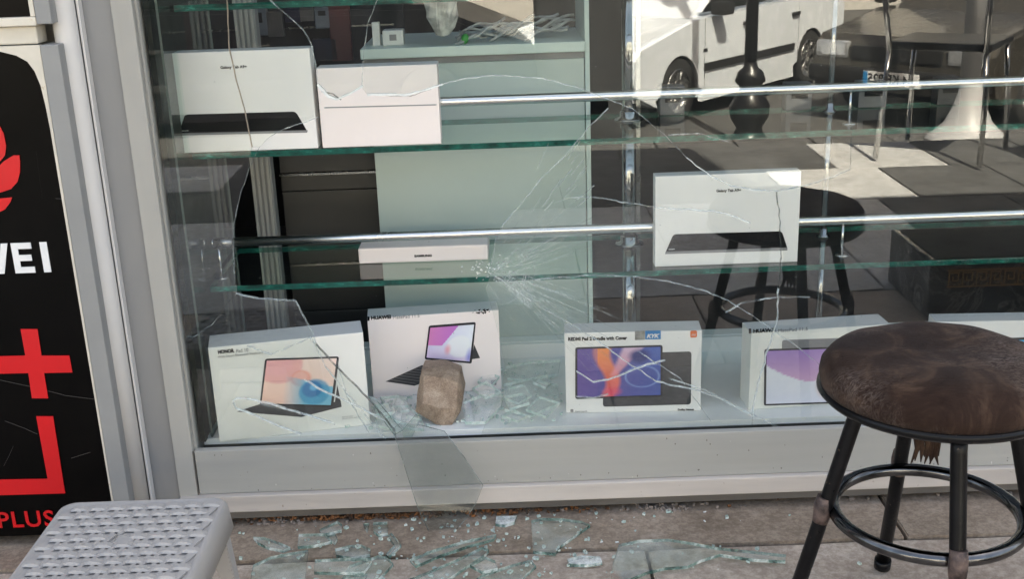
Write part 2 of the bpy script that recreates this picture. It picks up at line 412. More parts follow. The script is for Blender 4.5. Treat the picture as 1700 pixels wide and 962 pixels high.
tag(o, 'orange rust flakes lying along the foot of the window frame', 'rust flakes', kind='stuff')
o = crumbs('mortar_crumbs', 'mortar', 150, lambda: random.choice((random.gauss(-.45, .05), random.gauss(.26, .03), random.uniform(-.5, .9))), lambda: random.uniform(-.03, -.004), lambda: random.uniform(-.001, .004), .001, .0045)
tag(o, 'loose mortar crumbs at the joint under the window frame', 'mortar crumbs', kind='stuff')

# drainpipe
b = MB(); b.tube([(-.705 + .019, -.035, z_) for z_ in (0.002, .5, 1, 1.6, 2.4)], .0185, 28)
pipe = tag(b.build('drainpipe', 'pvc'), 'white painted vertical pipe between the sign and the window frame', 'pipe')
b = MB(); b.box((-.6665, -.03, .002), (-.6625, -.0125, 2.4), .001); b.build('edge_bead', 'pvc', pipe, world=False).location = Vector((0, 0, 0)) - pipe.location

# ================================================================== SIGN LIGHTBOX ON THE LEFT
SY = -.075
def sp(u, v, y=SY): return at(u, v, y=y)
sg = thing('shop_sign', (-.95, -.04, 0), 'black lightbox sign with red logos and white lettering beside the drainpipe', 'sign', world=True)
xr_in = sp(132, 480).x; xr_out = sp(161, 480).x
ztop = sp(85, 74).z
b = MB(); b.box((xr_in, -.078, .01), (xr_out, -.02, ztop), .002); b.build('frame_side', 'signgrey', sg)
zb = .02
b = MB(); b.box((-1.75, -.066, zb), (xr_in - .0005, -.03, ztop - .004)); b.build('front_panel', 'black_sign', sg)
# cream trim with a rounded corner round the black panel
cpts = []
for u, v in ((-400, 104), (-60, 88), (0, 85), (28, 92), (46, 102), (58, 118), (68, 142), (76, 175), (84, 215)):
    q = sp(u, v); cpts.append((q.x, q.z))
cpts.append((xr_in - .0035, .06)); cpts.append((xr_in - .0035, zb))
outer = [(xr_in - .0006, zb), (xr_in - .0006, ztop), (cpts[0][0], ztop)]
b = MB(); b.prism([(x, -.0665, z_) for x, z_ in cpts + outer], (0, -.010, 0)); b.build('trim', 'cream', sg)
# red petals of the flower logo
def flat(pts, mm, name, parent=sg, y=-.0668, d=-.0012):
    b = MB(); b.prism([(q[0], y, q[1]) for q in pts], (0, d, 0)); return b.build(name, mm, parent)
def px(pl): return [(sp(u, v, -.068).x, sp(u, v, -.068).z) for u, v in pl]
def petal(tip, root, wd, bend=0):
    t, r_ = Vector(tip), Vector(root); d_ = t - r_; nrm = Vector((-d_.y, d_.x)).normalized(); out = []
    for k_ in range(15):
        s_ = k_ / 14; out.append(r_ + d_ * s_ + nrm * (math.sin(PI * s_ ** 1.5) * wd + bend * math.sin(PI * s_)))
    for k_ in range(1, 14):
        s_ = 1 - k_ / 14; out.append(r_ + d_ * s_ + nrm * (-math.sin(PI * s_ ** 1.5) * wd + bend * math.sin(PI * s_)))
    return [tuple(q) for q in out]
lc = px([(-52, 330)])[0]
flat(px([(-30, 318), (-14, 288), (6, 268), (22, 258), (32, 258), (33, 268), (33, 286), (29, 302), (18, 314), (0, 320)]), 'sign_red', 'logo_petal')
flat(px([(-30, 330), (-5, 330), (20, 328), (17, 336), (8, 348), (0, 352), (-12, 352), (-25, 342)]), 'sign_red', 'logo_petal')
flat(px([(-36, 300), (-24, 240), (-14, 205), (-2, 207), (6, 222), (10, 242), (8, 258), (-8, 278), (-22, 295)]), 'sign_red', 'logo_petal')
for sgn, du in ((1, 0),):
    for pl in ([(-44, 296), (-40, 200), (-48, 185), (-30, 190), (-24, 215), (-34, 262)],
               [(-52, 296), (-56, 200), (-48, 185), (-66, 190), (-72, 215), (-62, 262)],
               [(-60, 300), (-72, 240), (-82, 205), (-94, 207), (-102, 222), (-106, 242), (-104, 258), (-88, 278), (-74, 295)],
               [(-66, 318), (-82, 288), (-102, 268), (-118, 258), (-128, 258), (-129, 268), (-129, 286), (-125, 302), (-114, 314), (-96, 320)]):
        flat(px(pl), 'sign_red', 'logo_petal')
# lettering: HUAWEI, cut as straight strokes for the letters that show
q0 = sp(86, 452, -.068); q1 = sp(78, 402, -.068); lh = q1.z - q0.z
def letter(strokes, mm='sign_white', name='letter'):
    b = MB()
    for pl in strokes: b.prism([(x, -.0668, z_) for x, z_ in pl], (0, -.0014, 0))
    return b.build(name, mm, sg)
zb_, zt_ = q0.z, q1.z; th = lh * .2
xI = q0.x - .0125
letter([[(xI, zb_), (xI + .0118, zb_), (xI + .0118, zt_), (xI, zt_)]])
xE = sp(26, 454, -.068).x
wE = .033
letter([[(xE, zb_), (xE + wE, zb_), (xE + wE, zb_ + th), (xE + .0105, zb_ + th), (xE + .0105, zb_ + lh * .4), (xE + wE * .93, zb_ + lh * .4), (xE + wE * .93, zb_ + lh * .6),
         (xE + .0105, zb_ + lh * .6), (xE + .0105, zt_ - th), (xE + wE, zt_ - th), (xE + wE, zt_), (xE, zt_)]])
xW = xE - .062
letter([[(xW, zt_), (xW + .011, zt_), (xW + .019, zb_ + .018), (xW + .0235, zt_), (xW + .0335, zt_), (xW + .038, zb_ + .018), (xW + .046, zt_), (xW + .057, zt_), (xW + .0435, zb_), (xW + .033, zb_), (xW + .0285, zb_ + .028), (xW + .024, zb_), (xW + .0135, zb_)]])
xA = xW - .044
letter([[(xA, zb_), (xA + .011, zb_), (xA + .0215, zt_ - .014), (xA + .032, zb_), (xA + .043, zb_), (xA + .027, zt_), (xA + .016, zt_)]])
xU = xA - .045
letter([[(xU, zt_), (xU, zb_ + .01), (xU + .01, zb_), (xU + .027, zb_), (xU + .037, zb_ + .01), (xU + .037, zt_), (xU + .026, zt_), (xU + .026, zb_ + .011), (xU + .011, zb_ + .011), (xU + .011, zt_)]])
xH = xU - .046
letter([[(xH, zb_), (xH + .011, zb_), (xH + .011, zb_ + lh * .4), (xH + .026, zb_ + lh * .4), (xH + .026, zb_), (xH + .037, zb_), (xH + .037, zt_), (xH + .026, zt_), (xH + .026, zb_ + lh * .6), (xH + .011, zb_ + lh * .6), (xH + .011, zt_), (xH, zt_)]])
# hairline scratches on the black panel
for pl in (((0, 632), (60, 645), (110, 658), (158, 664)), ((8, 700), (40, 712), (62, 722)), ((6, 775), (14, 760), (22, 742)), ((118, 762), (150, 752)), ((60, 250), (66, 300), (70, 330)), ((92, 330), (128, 333))):
    b = MB()
    for a_, c_ in zip(pl, pl[1:]):
        p1, p2 = sp(*a_, -.0665), sp(*c_, -.0665); b.prism([(p1.x, -.0661, p1.z), (p2.x, -.0661, p2.z), (p2.x, -.0661, p2.z + .0006), (p1.x, -.0661, p1.z + .0006)], (0, -.0002, 0))
    b.build('scratch', mat('pale scratch', (.10, .09, .085), .6), sg)
# red square-and-plus logo
flat(px([(34, 547), (62, 547), (69, 591), (115, 591), (120, 619), (73, 620), (80, 662), (53, 662), (47, 620), (-36, 622), (-38, 593), (42, 591)]), 'sign_red', 'plus_sign')
flat(px([(60, 692), (88, 692), (108, 820), (-190, 829), (-250, 560), (-60, 555), (-58, 580), (-218, 585), (-170, 800), (79, 796)]), 'sign_red', 'logo_square')
flat(px([(-120, 655), (-82, 652), (-66, 760), (-92, 761), (-104, 684), (-120, 690)]), 'sign_red', 'logo_numeral')
q = sp(0, 876, -.068); qp = sp(-70, 880, -.068)
cu_p = wall_text((q.x - .104, -.0682, q.z - .001))
text('ONEPLUS', .044, Matrix.Translation(Vector((0, 0, 0))) @ cu_p, 'sign_red', sg, 'lettering', spacing=1.12, bold=.0006, depth=.0006)
bpy.data.objects[-1] if False else None
sg_txt = [o for o in C.objects if o.parent == sg and o.name.startswith('lettering')]
for o in sg_txt: o.location = -sg.location
# box above
s2 = thing('upper_sign', (-.95, -.04, .9), 'second black lightbox above the logo sign with white trim and grey edge', 'sign', world=True)
qa = sp(62, 40); qc = sp(88, 40)
b = MB(); b.box((qa.x, -.078, qa.z), (qc.x, -.02, 1.6), .002); b.build('frame_side', 'signgrey', s2)
b = MB(); b.box((-1.75, -.068, qa.z + .012), (qa.x - .008, -.03, 1.6)); b.build('front_panel', 'black_sign', s2)
b = MB(); b.box((-1.75, -.0775, qa.z - .002), (qa.x - .0005, -.03, qa.z + .0115), .002); b.box((qa.x - .0078, -.0774, qa.z + .0118), (qa.x - .0006, -.031, 1.6), .001); b.build('trim', 'cream', s2)
bz0, bz1 = ztop + .001, qa.z - .003
b = MB(); b.box((-1.75, -.066, bz0), (sp(58, 60).x, -.025, bz1), .003)
tag(b.build('spacer_bar', 'cream'), 'cream bar in the gap between the two black signs', 'bar')

# ================================================================== SHOP INTERIOR
# ledge under the boxes
LZ = .1510
lg = thing('window_ledge', (.6, .2, .13), 'white laminate display ledge behind the broken window', 'ledge', world=True)
b = MB(); b.box((-.575, .032, LZ - .0105), (1.88, .372, LZ), .0015); b.build('ledge_board', 'ledge', lg)
b = MB(); b.box((-.578, .041, 0.012), (1.88, .06, LZ - .0112)); b.build('front_board', 'base', lg)
b = MB(); b.box((-.575, .3725, LZ - .012), (1.88, .385, .182), .001); b.build('upstand', 'ledge', lg)
b = MB(); b.box((-.575, .3852, .168), (1.88, .4195, .1835), .001); b.build('back_lip', 'ledge', lg)
b = MB(); b.box((-.574, .0290, LZ - .011), (1.88, .0317, LZ + .0008), .0006); b.build('front_lip', 'ledge', lg)
b = MB(); b.box((-.5768, .0165, LZ + .001), (-.567, .0338, 2.2)); b.build('side_gasket', mat('dark green gasket', (.008, .014, .012), .4, spec=.2), lg)
b = MB(); b.box((-.5766, .035, LZ + .001), (-.569, .33, 2.2)); b.build('side_gasket', mat('dark inner reveal', (.02, .026, .024), .4, spec=.2), lg)
# side sheet of glass on the left, at right angles to the window
b = MB(); q1 = at(250, 0, y=.035); q2 = at(344, 740, y=.035)
b.mi = 0; b.prism([(-.5625, .036, LZ + .001), (-.5625, .37, LZ + .001), (-.5625, .37, 1.6), (-.5625, .036, 1.6)], (.004, 0, 0), side=1)
tag(b.build('side_glass', ['shelfglass', mat('dull glass edge', (.10, .13, .12), .3)]), 'upright side sheet of clear glass at the left end of the display', 'glass panel')
# cabinet behind
cb = thing('white_cabinet', (-.05, .55, .15), 'pale green-white cabinet back standing behind the glass shelves', 'cabinet', world=True)
XL, XR = -.2700, .171
b = MB(); b.box((XL, .422, .174), (.160, .44, .768), .001); b.build('back_panel', 'panel', cb)
b = MB(); b.box((.1615, .420, .174), (XR, .70, .90), .001); b.build('side_panel', 'cabwhite', cb)
b = MB(); b.box((XL, .441, .174), (XL + .01, .70, .768)); b.build('side_panel', 'cabwhite', cb)
b = MB(); b.box((XL - .012, .41, .782), (.1613, .70, .802), .002); b.build('counter_top', 'cabwhite', cb)
b = MB(); b.box((XL - .008, .424, .7685), (.1612, .43, .7818)); b.build('shadow_gap', 'ink_grey', cb)
# dark cabinet with drawers at the left
dc = thing('dark_cabinet', (-.4, .62, 0), 'dark drawer cabinet between the metal uprights and the pale panel', 'cabinet', world=True)
b = MB(); b.box((-.50, .60, .02), (-.29, .9, .70)); b.build('carcass', 'dark', dc)
for z0, z1 in ((.03, .20), (.202, .48), (.4815, .5155), (.522, .60), (.6015, .70)):
    b = MB(); b.box((-.498, .585, z0), (-.284, .5995, z1), .002); b.build('drawer_front', 'dark', dc)
b = MB(); b.box((-.50, .580, .5165), (-.284, .60, .5210)); b.build('metal_rail', 'chrome_dull', dc)
# uprights
for i, (x0, x1, yy, lb) in enumerate(((-.536, -.493, .47, 'broad ribbed aluminium upright left of the dark cabinet'), (-.640, -.612, .46, 'narrow aluminium upright nearest the left window jamb'))):
    t = thing('metal_upright', (x0, yy, .0), lb, 'upright', 'aluminium uprights at the left end of the display', world=True)
    b = MB(); b.box((x0, yy, .012), (x1, yy + .03, 2.3)); b.build('core', 'alu_dark', t)
    for kk in range(4):
        xx = x0 + (x1 - x0) * (kk + .12) / 4
        b = MB(); b.box((xx, yy - .006, .012), (xx + (x1 - x0) * .14, yy - .0003, 2.3), .0008); b.build('rib', 'alu', t)
# dark accessory rack high up on the left with hanging packs
rk = thing('accessory_rack', (-.42, .95, 0), 'dark rack wall hung with phone accessories behind the top left carton', 'rack', world=True)
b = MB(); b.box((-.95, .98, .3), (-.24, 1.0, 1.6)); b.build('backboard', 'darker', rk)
for z0 in (.80, .93, 1.06):
    b = MB(); b.box((-.95, .93, z0), (-.26, .936, z0 + .004)); b.build('hanging_rail', 'chrome_dull', rk)
PC = dict(navy=mat('navy card', (.012, .014, .04), .4, 0, .3, 20), steel=mat('grey blue card', (.13, .15, .18), .4, 0, .2, 20), red=mat('dark red card', (.09, .006, .008), .5, 0, .2, 10), brown=mat('grey brown card', (.11, .10, .095), .45, 0, .2, 20))
PACKLBL = {'navy': 'navy blister pack', 'steel': 'blue-grey accessory pack', 'red': 'dark red pack', 'brown': 'grey-brown accessory pack'}
for i, (u0, v0, u1, v1, cc, wh) in enumerate(((392, 20, 412, 48, 'navy', 'beside the broad upright'), (419, 13, 444, 58, 'steel', 'second from the broad upright'), (448, 18, 470, 60, 'brown', 'third from the broad upright'), (476, 8, 500, 36, 'navy', 'left of the tall pale pack'),
        (526, 10, 548, 46, 'steel', 'next to the red hanging strip'), (553, 4, 580, 100, 'red', 'hanging full length beside the white cabinet'), (523, 62, 560, 100, 'navy', 'low down beside the red strip'), (500, 10, 522, 34, 'brown', 'below the top glass shelf'))):
    a_ = at(u0, v1, y=.925); c_ = at(u1, v0, y=.925)
    b = MB(); b.box((a_.x, .905, a_.z), (c_.x, .925, c_.z), .002)
    b.build('hanging_pack', PC[cc], rk)
    if cc == 'steel':
        b = MB(); w_ = c_.x - a_.x; b.box((a_.x + w_ * .25, .903, a_.z + .03), (c_.x - w_ * .25, .9048, c_.z - .008), .001); b.build('pack_window', 'ink', rk)
# things on the cabinet
CT = .802
tcol = mat('white plastic', (.66, .68, .66), .4, 0, .05, 20)
a_ = at(613, 53, z=CT); 
t = thing('charger_box', (-.235, .48, CT), 'small white charger box with grey emblem at the left end of the cabinet top', 'box')
b = MB(); b.box((-.006, -.02, 0), (.036, .02, .030), .003); b.build('carton', tcol, t)
b = MB(); b.box((.008, -.0212, .010), (.022, -.0203, .022)); b.build('printed_emblem', 'ink_grey', t)
t = tag(MB().box((-.262, .47, CT), (-.247, .485, CT + .046), .001).build('white_card', tcol), 'upright white card at the left corner of the cabinet top', 'card')
cab = MB()
for i in range(26):
    x0 = random.uniform(-.12, .09); y0 = random.uniform(.45, .60); L_ = random.uniform(.05, .11); hh = random.uniform(.004, .035); sl = random.uniform(.2, .7)
    pts = [Vector((x0 + L_ * s_ * 1.0, y0 + .02 * math.sin(3 * s_ + i), CT + .004 + hh * .4 + sl * L_ * s_ * .45 + .006 * math.sin(PI * s_ * 2 + i))) for s_ in [k_ / 9 for k_ in range(10)]]
    cab.tube(pts, .0028, 6)
M['cable'] = mat('pale grey cable', (.50, .53, .51), .35, 0, .3, 30)
tag(cab.build('cable_heap', 'cable'), 'heap of grey white charging cables on the cabinet top', 'cables', kind='stuff')
b = MB(); b.lathe([(0, -.010), (.004, -.008), (.0075, -.002), (.008, .004), (.005, .009), (0, .010)], (0, 0, .010), 8)
o = b.build('green_tag', mat('bright green plastic', (.03, .33, .05), .4)); o.location = Vector((-.075, .44, CT)); tag(o, 'small bright green clip in front of the cable heap', 'clip')
# crumpled clear bag hanging over the cabinet
b = MB(); rr_ = random.Random(3); prof = [(.0, .0), (.012, .004), (.02, .018), (.027, .04), (.032, .075), (.036, .13), (.03, .17)]
b.lathe(prof, (0, 0, 0), 28, False)
for v_ in b.bm.verts:
    a_ = math.atan2(v_.co.y, v_.co.x); v_.co.x *= 1 + .18 * math.sin(a_ * 5 + v_.co.z * 60) + .1 * rr_.uniform(-1, 1); v_.co.y *= 1 + .18 * math.cos(a_ * 4 + v_.co.z * 70)
o = b.build('plastic_bag', mat('crinkled pearl plastic', (.70, .70, .66), .18, .1, .25, 40, .4, 60)); o.location = Vector((-.118, .43, .818)); tag(o, 'crinkled pearly plastic bag hanging above the cabinet top', 'bag')
# glass shelves
def shelf(z, x0, x1, y0, y1, label, th=.0105):
    b = MB(); b.prism([(x0, y0, z - th), (x1, y0, z - th), (x1, y1, z - th), (x0, y1, z - th)], (0, 0, th), side=1)
    return tag(b.build('glass_shelf', ['shelfglass', 'edge']), label, 'glass shelf', 'green edged glass shelves in the window')
Z1, Z2, Z0 = .6635, .4155, .9185
S1 = shelf(Z1, -.555, 1.85, .118, .37, 'middle glass shelf carrying the two white cartons at upper left')
S2 = shelf(Z2, -.553, 1.85, .119, .37, 'lower glass shelf carrying the slim white carton and the single tablet carton')
S3 = shelf(Z0, -.555, 1.85, .117, .37, 'top glass shelf at the upper edge of the window')
# rails: chrome tube parallel to each shelf with supports
def rail(z, x0, x1, y, label, posts, shelfz, cap=True):
    t = thing('display_rail', (x0, y, z), label, 'rail', 'chrome rails above the glass shelves', world=True)
    b = MB(); b.tube([(x0 + (x1 - x0) * k_ / 6, y, z) for k_ in range(7)], .0088, 28); b.build('tube', 'railchrome', t)
    if cap:
        b = MB(); b.tube([(x0 - .001, y, z), (x0 + .034, y, z)], .0095, 24); b.build('end_sleeve', 'chrome_dull', t)
        b = MB(); b.tube([(x0 - .006, y, z), (x0 - .0012, y, z)], [.005, .0102], 20); b.build('end_cap', 'chrome', t)
    for xp in posts:
        b = MB(); b.tube([(xp, y, shelfz + .0035), (xp, y, z - .0060)], .0026 if cap else .004, 12); b.build('support_post', 'chrome', t)
        b = MB(); b.lathe([(0, 0), (.014, 0), (.013, .002), (.004, .0032), (0, .0032)], (xp, y, shelfz + .0003), 24); b.build('base_disc', 'chrome', t)
    return t
rail(.4838, -.5490, 1.88, .172, 'lower chrome rail crossing in front of the slim white carton', (-.543, .62), Z2)
rail(.7300, -.5490, 1.88, .172, 'upper chrome rail running right from the second carton', (.62,), Z1)
# chrome poles standing on the ledge through the shelves
M['polechrome'] = mat('dim chrome', (.34, .34, .345), .10, 1, .1, 20)
def pole(x, y, r_, label):
    t = thing('chrome_pole', (x, y, LZ), label, 'pole', 'chrome poles carrying the shelves', world=True)
    segs = [(LZ + .001, Z2 - .0112), (Z2 + .0005, Z1 - .0112), (Z1 + .0005, Z0 - .0112), (Z0 + .0005, 1.7)]
    for a_, c_ in segs:
        b = MB(); b.tube([(x, y, a_), (x, y, c_)], r_, 24); b.build('pole_section', 'polechrome', t)
    for zz in (LZ, Z2, Z1, Z0):
        b = MB(); b.lathe([(0, .0004), (r_ * 2.1, .0006), (r_ * 2.0, .003), (r_ * 1.35, .006), (r_ * 1.3, .016), (r_ * 1.01, .018)], (x, y, zz), 28); b.build('collar', 'polechrome', t)
    return t
pole(.236, .30, .0135, 'thick chrome pole right of the pale panel')
pole(.62, .30, .006, 'slim chrome pole right of the lower tablet carton')
pole(1.25, .30, .0135, 'thick chrome pole at the far right end of the shelves')
# steel uprights beside the thick pole
b = MB(); b.box((.258, .42, .0), (.272, .44, 2.3), .001); 
tag(b.build('wall_upright', 'chrome_dull'), 'flat steel strips just behind the thick chrome pole', 'upright')
# little device boxes on the right end of the middle shelf
for i, (u, hh, cc, wd, lb) in enumerate(((1130, .055, 0, .048, 'grey display box nearest the thick chrome pole on the middle shelf'), (1362, .052, 0, .050, 'grey display box left of the slim pole on the middle shelf'), (1502, .050, 0, .055, 'grey display box with dark screen right of the slim pole'), (1652, .052, 1, .045, 'dark display box farthest right on the middle shelf'))):
    q = at(u, 208, z=Z1); t = thing('device_box', (q.x, .345, Z1 + .0006), lb, 'display box', 'small display boxes at the right of the middle shelf')
    b = MB(); b.box((-wd / 2, -.018, 0), (wd / 2, .018, hh), .002); b.build('housing', mat('dull grey housing', (.12, .12, .125), .45) if not cc else mat('near black housing', (.03, .03, .034), .4), t)
    b = MB(); b.box((-wd * .3, -.0193, hh * .45), (wd * .34, -.0183, hh * .9), .0004); b.build('screen', 'ink', t)

# ================================================================== CARTONS
def lin(a, b_, t_): return tuple(x + (y - x) * t_ for x, y in zip(a, b_))
def picture(fn, nx, ny, quad, parent, off, name='printed_picture'):
    """printed picture painted by fn(s,t)->rgb on a quad given in carton-front coordinates (x,z)"""
    bm = bmesh.new(); cl = bm.loops.layers.float_color.new('print'); vs = []
    for j in range(ny + 1):
        row = []
        for i in range(nx + 1):
            s_, t_ = i / nx, j / ny
            a_ = Vector(quad[0]).lerp(Vector(quad[1]), s_); c_ = Vector(quad[3]).lerp(Vector(quad[2]), s_); q_ = a_.lerp(c_, t_)
            row.append(bm.verts.new((q_.x, off, q_.y)))
        vs.append(row)
    for j in range(ny):
        for i in range(nx):
            f = bm.faces.new((vs[j][i], vs[j][i + 1], vs[j + 1][i + 1], vs[j + 1][i]))
            for lp, (di, dj) in zip(f.loops, ((0, 0), (1, 0), (1, 1), (0, 1))):
                lp[cl] = (*fn((i + di) / nx, (j + dj) / ny), 1)
    me = bpy.data.meshes.new(name); bm.to_mesh(me); bm.free(); me.materials.append(M['print'])
    o = bpy.data.objects.new(name, me); C.objects.link(o); o.parent = parent; return o
def rquad(quad, r_, n=4):
    """quad (4 x,z points) with rounded corners"""
    out = []
    for i in range(4):
        p0, p1, p2 = Vector(quad[i - 1]), Vector(quad[i]), Vector(quad[(i + 1) % 4])
        a_ = p1 + (p0 - p1).normalized() * r_; c_ = p1 + (p2 - p1).normalized() * r_
        for k_ in range(n + 1):
            t_ = k_ / n; out.append(tuple(a_.lerp(p1, t_).lerp(p1.lerp(c_, t_), t_)))
    return out
def decal(pts, mm, name, parent, y0=-.0001, d=.0004):
    b = MB(); b.prism([(x, y0, z_) for x, z_ in pts], (0, -d, 0)); return b.build(name, mm, parent, world=False)
def carton(name, BL, BR, z, H, D, label, mm='box_white', group=None, top=None, bev=.0012, lean=0, side=None):
    """closed carton: front face through BL-BR facing the street"""
    BL, BR = Vector((BL[0], BL[1], z)), Vector((BR[0], BR[1], z)); W = (BR - BL).length; rz = math.atan2(BR.y - BL.y, BR.x - BL.x)
    t = thing(name, BL, label, 'box', group, rz)
    if lean: t.rotation_euler.x = 0
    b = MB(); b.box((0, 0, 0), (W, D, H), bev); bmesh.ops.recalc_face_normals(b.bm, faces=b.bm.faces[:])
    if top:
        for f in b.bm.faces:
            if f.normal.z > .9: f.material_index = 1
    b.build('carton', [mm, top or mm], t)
    # lid seam: a thin recessed-looking line of card round the sides
    b = MB(); b.box((W - .0004, .004, .004), (W + .0003, D * .5, H - .004), 0); 
    b.bm.free()
    t['_w'] = W
    return t, W
def ft(t, body, size, x, z, mm, name='lettering', **k):
    return text(body, size, wall_text((x, -.0004, z)), mm, t, name, **k)
def cleanup(t):
    if '_w' in t: del t['_w']

LFT = 1 / 1.0
def front_uv(t, W):
    """returns f(u,v): photo point -> carton-front (x,z)"""
    mw = t.matrix_basis; inv = mw.inverted(); nrm = (mw.to_3x3() @ Vector((0, 1, 0)))
    def f(u, v):
        d = FW + (u - 850) / F * RR - (v - 481) / F * UU
        k_ = (t.location - CAM).dot(nrm) / d.dot(nrm); q_ = inv @ (CAM + d * k_); return (q_.x, q_.z)
    return f
def topz(BL, u, v):   # height of a carton whose top edge passes photo point u,v above front plane y
    return at(u, v, y=BL.y).z
# --- tablet cartons with the slanted black tablet
def tablet_art(t, W, fu, pl, bar):
    decal(rquad([fu(*q_) for q_ in pl], .006), 'ink', 'printed_tablet', t)
    decal([fu(*q_) for q_ in bar], 'ink_grey', 'printed_tablet_edge', t, -.0001, .0005)
BL = at(285, 252, z=Z1 + .0006); BL = Vector((-.5905, .122, 0)); BR = Vector((-.3330, .122, 0))
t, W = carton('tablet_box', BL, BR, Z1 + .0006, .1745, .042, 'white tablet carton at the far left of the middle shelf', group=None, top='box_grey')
fu = front_uv(t, W)
tablet_art(t, W, fu, [(296, 224), (511, 219), (491, 185), (307, 190)], [(297, 221), (511, 216), (510, 220), (297, 225)])
decal([fu(*q_) for q_ in ((302, 218), (313, 217.5), (313, 216), (302, 216.5))], 'ink_pale', 'printed_tablet_key', t, -.0004, .0003)
x_, z_ = fu(366, 114); ft(t, 'Galaxy Tab A9+', .0068, x_, z_, 'ink', width=fu(410, 113)[0] - x_, bold=.0002); GT = t
BL = Vector((.2655, .1385, 0)); BR = Vector((.5290, .1385, 0))
t, W = carton('tablet_box', BL, BR, Z2 + .0006, .171, .031, 'white tablet carton standing alone on the lower shelf', group=None, top='box_grey')
t.location.y = .1385
fu = front_uv(t, W)
tablet_art(t, W, fu, [(1104, 421), (1308, 415), (1298, 384), (1118, 389)], [(1105, 418), (1307, 411), (1307, 416), (1104, 422)])
decal([fu(*q_) for q_ in ((1110, 415), (1120, 414.5), (1120, 413), (1110, 413.5))], 'ink_pale', 'printed_tablet_key', t, -.0004, .0003)
x_, z_ = fu(1189, 319); ft(t, 'Galaxy Tab A9+', .0068, x_, z_, 'ink', width=fu(1230, 317)[0] - x_, bold=.0002)
# --- plain carton with pull tab
BL = Vector((-.3250, .1225, 0)); BR = Vector((-.1155, .1225, 0))
t, W = carton('plain_box', BL, BR, Z1 + .0006, .1395, .048, 'plain white carton with a pull tab groove beside the first tablet carton', 'box_pink', top='box_grey')
fu = front_uv(t, W)
decal(rquad([fu(538, 180), fu(725, 175), fu(725, 172.5), fu(538, 177.5)], .0011, 2), 'ink_pale', 'pull_tab', t, -.0001, .0002)
decal(rquad([fu(540, 179.3), fu(723, 174.6), fu(723, 173.2), fu(540, 178)], .0006, 2), 'ink_grey', 'tab_groove', t, -.0003, .0002)
# --- slim carton lying flat
BL = at(597, 437, z=Z2); BR = at(811, 430, z=Z2)
t, W = carton('slim_box', BL, BR, Z2 + .0006, .031, .11, 'slim pinkish white carton lying flat behind the lower rail', 'box_pink', bev=.004)
t.location.y = .226; t.location.z = Z2 + .0006
fu = front_uv(t, W); x_, z_ = fu(688, 427); ft(t, 'SAMSUNG', .0058, x_, z_, 'ink', width=fu(717, 426)[0] - x_, bold=.0003)
# --- pad carton, left
BL = at(365, 735, z=LZ); BR = at(615, 706, z=LZ)
t, W = carton('pad_box', BL, BR, LZ + .0006, .1835, .066, 'ivory carton picturing a peach screen tablet, at the left end of the ledge', 'box_cream', top='box_grey')
fu = front_uv(t, W)
x_, z_ = fu(362, 588); ft(t, 'HONOR', .0098, x_, z_, 'ink', width=fu(389, 586)[0] - x_, bold=.0005)
x_, z_ = fu(392, 586); ft(t, 'Pad 10', .0094, x_, z_, 'ink_grey', width=fu(412, 585)[0] - x_)
x_, z_ = fu(362, 595); ft(t, 'With Smart Bluetooth Keyboard', .0062, x_, z_, 'ink_grey', width=fu(437, 591)[0] - x_)
decal([fu(*q_) for q_ in ((393, 684), (500, 693), (567, 676), (566, 668), (560, 640), (556, 668), (433, 671))], 'key', 'printed_keyboard', t, -.0001, .0003)
decal(rquad([fu(431, 673), fu(553, 676), fu(563, 592), fu(440, 596)], .005), 'bezel', 'printed_bezel', t, -.0004, .0004)
def art_honor(s_, t_):
    c_ = lin(hx(252, 205, 185), hx(248, 225, 214), min(1, t_ * .6 + s_ * .3))
    def disc(cx, cy, r_, col, soft=.04):
        d_ = math.hypot((s_ - cx) * 1.25, t_ - cy); return max(0, min(1, (r_ - d_) / soft)), col
    for cx, cy, r_, col in ((.20, .86, .42, hx(240, 165, 165)), (.16, .92, .30, hx(243, 178, 180)), (.52, .58, .20, hx(240, 150, 130)), (.50, .60, .15, hx(246, 190, 178))):
        a_, col = disc(cx, cy, r_, col); c_ = lin(c_, col, a_ * .75)
    if t_ < .55 - (s_ - .55) * .35 and s_ > .30 + (.0 if t_ > .1 else .05) + max(0, (.42 - t_)) * -.1:
        c_ = lin(c_, hx(120, 190, 215), min(1, (s_ - .28) * 3))
    for cx, cy, r_, col in ((.74, .28, .30, hx(60, 155, 195)), (.70, .34, .20, hx(28, 110, 170)), (.72, .38, .09, hx(110, 190, 230))):
        a_, col = disc(cx, cy, r_, col); c_ = lin(c_, col, a_ * .85)
    return c_
picture(art_honor, 64, 48, [fu(434, 670), fu(549, 673), fu(559, 595), fu(443, 599)], t, -.0010)
for v_, w_ in ((694, 10), (697, 18)):
    x_, z_ = fu(568, v_); ft(t, 'Android tablet', .0036, x_, z_, 'ink_pale', width=.035 if w_ > 10 else .02)
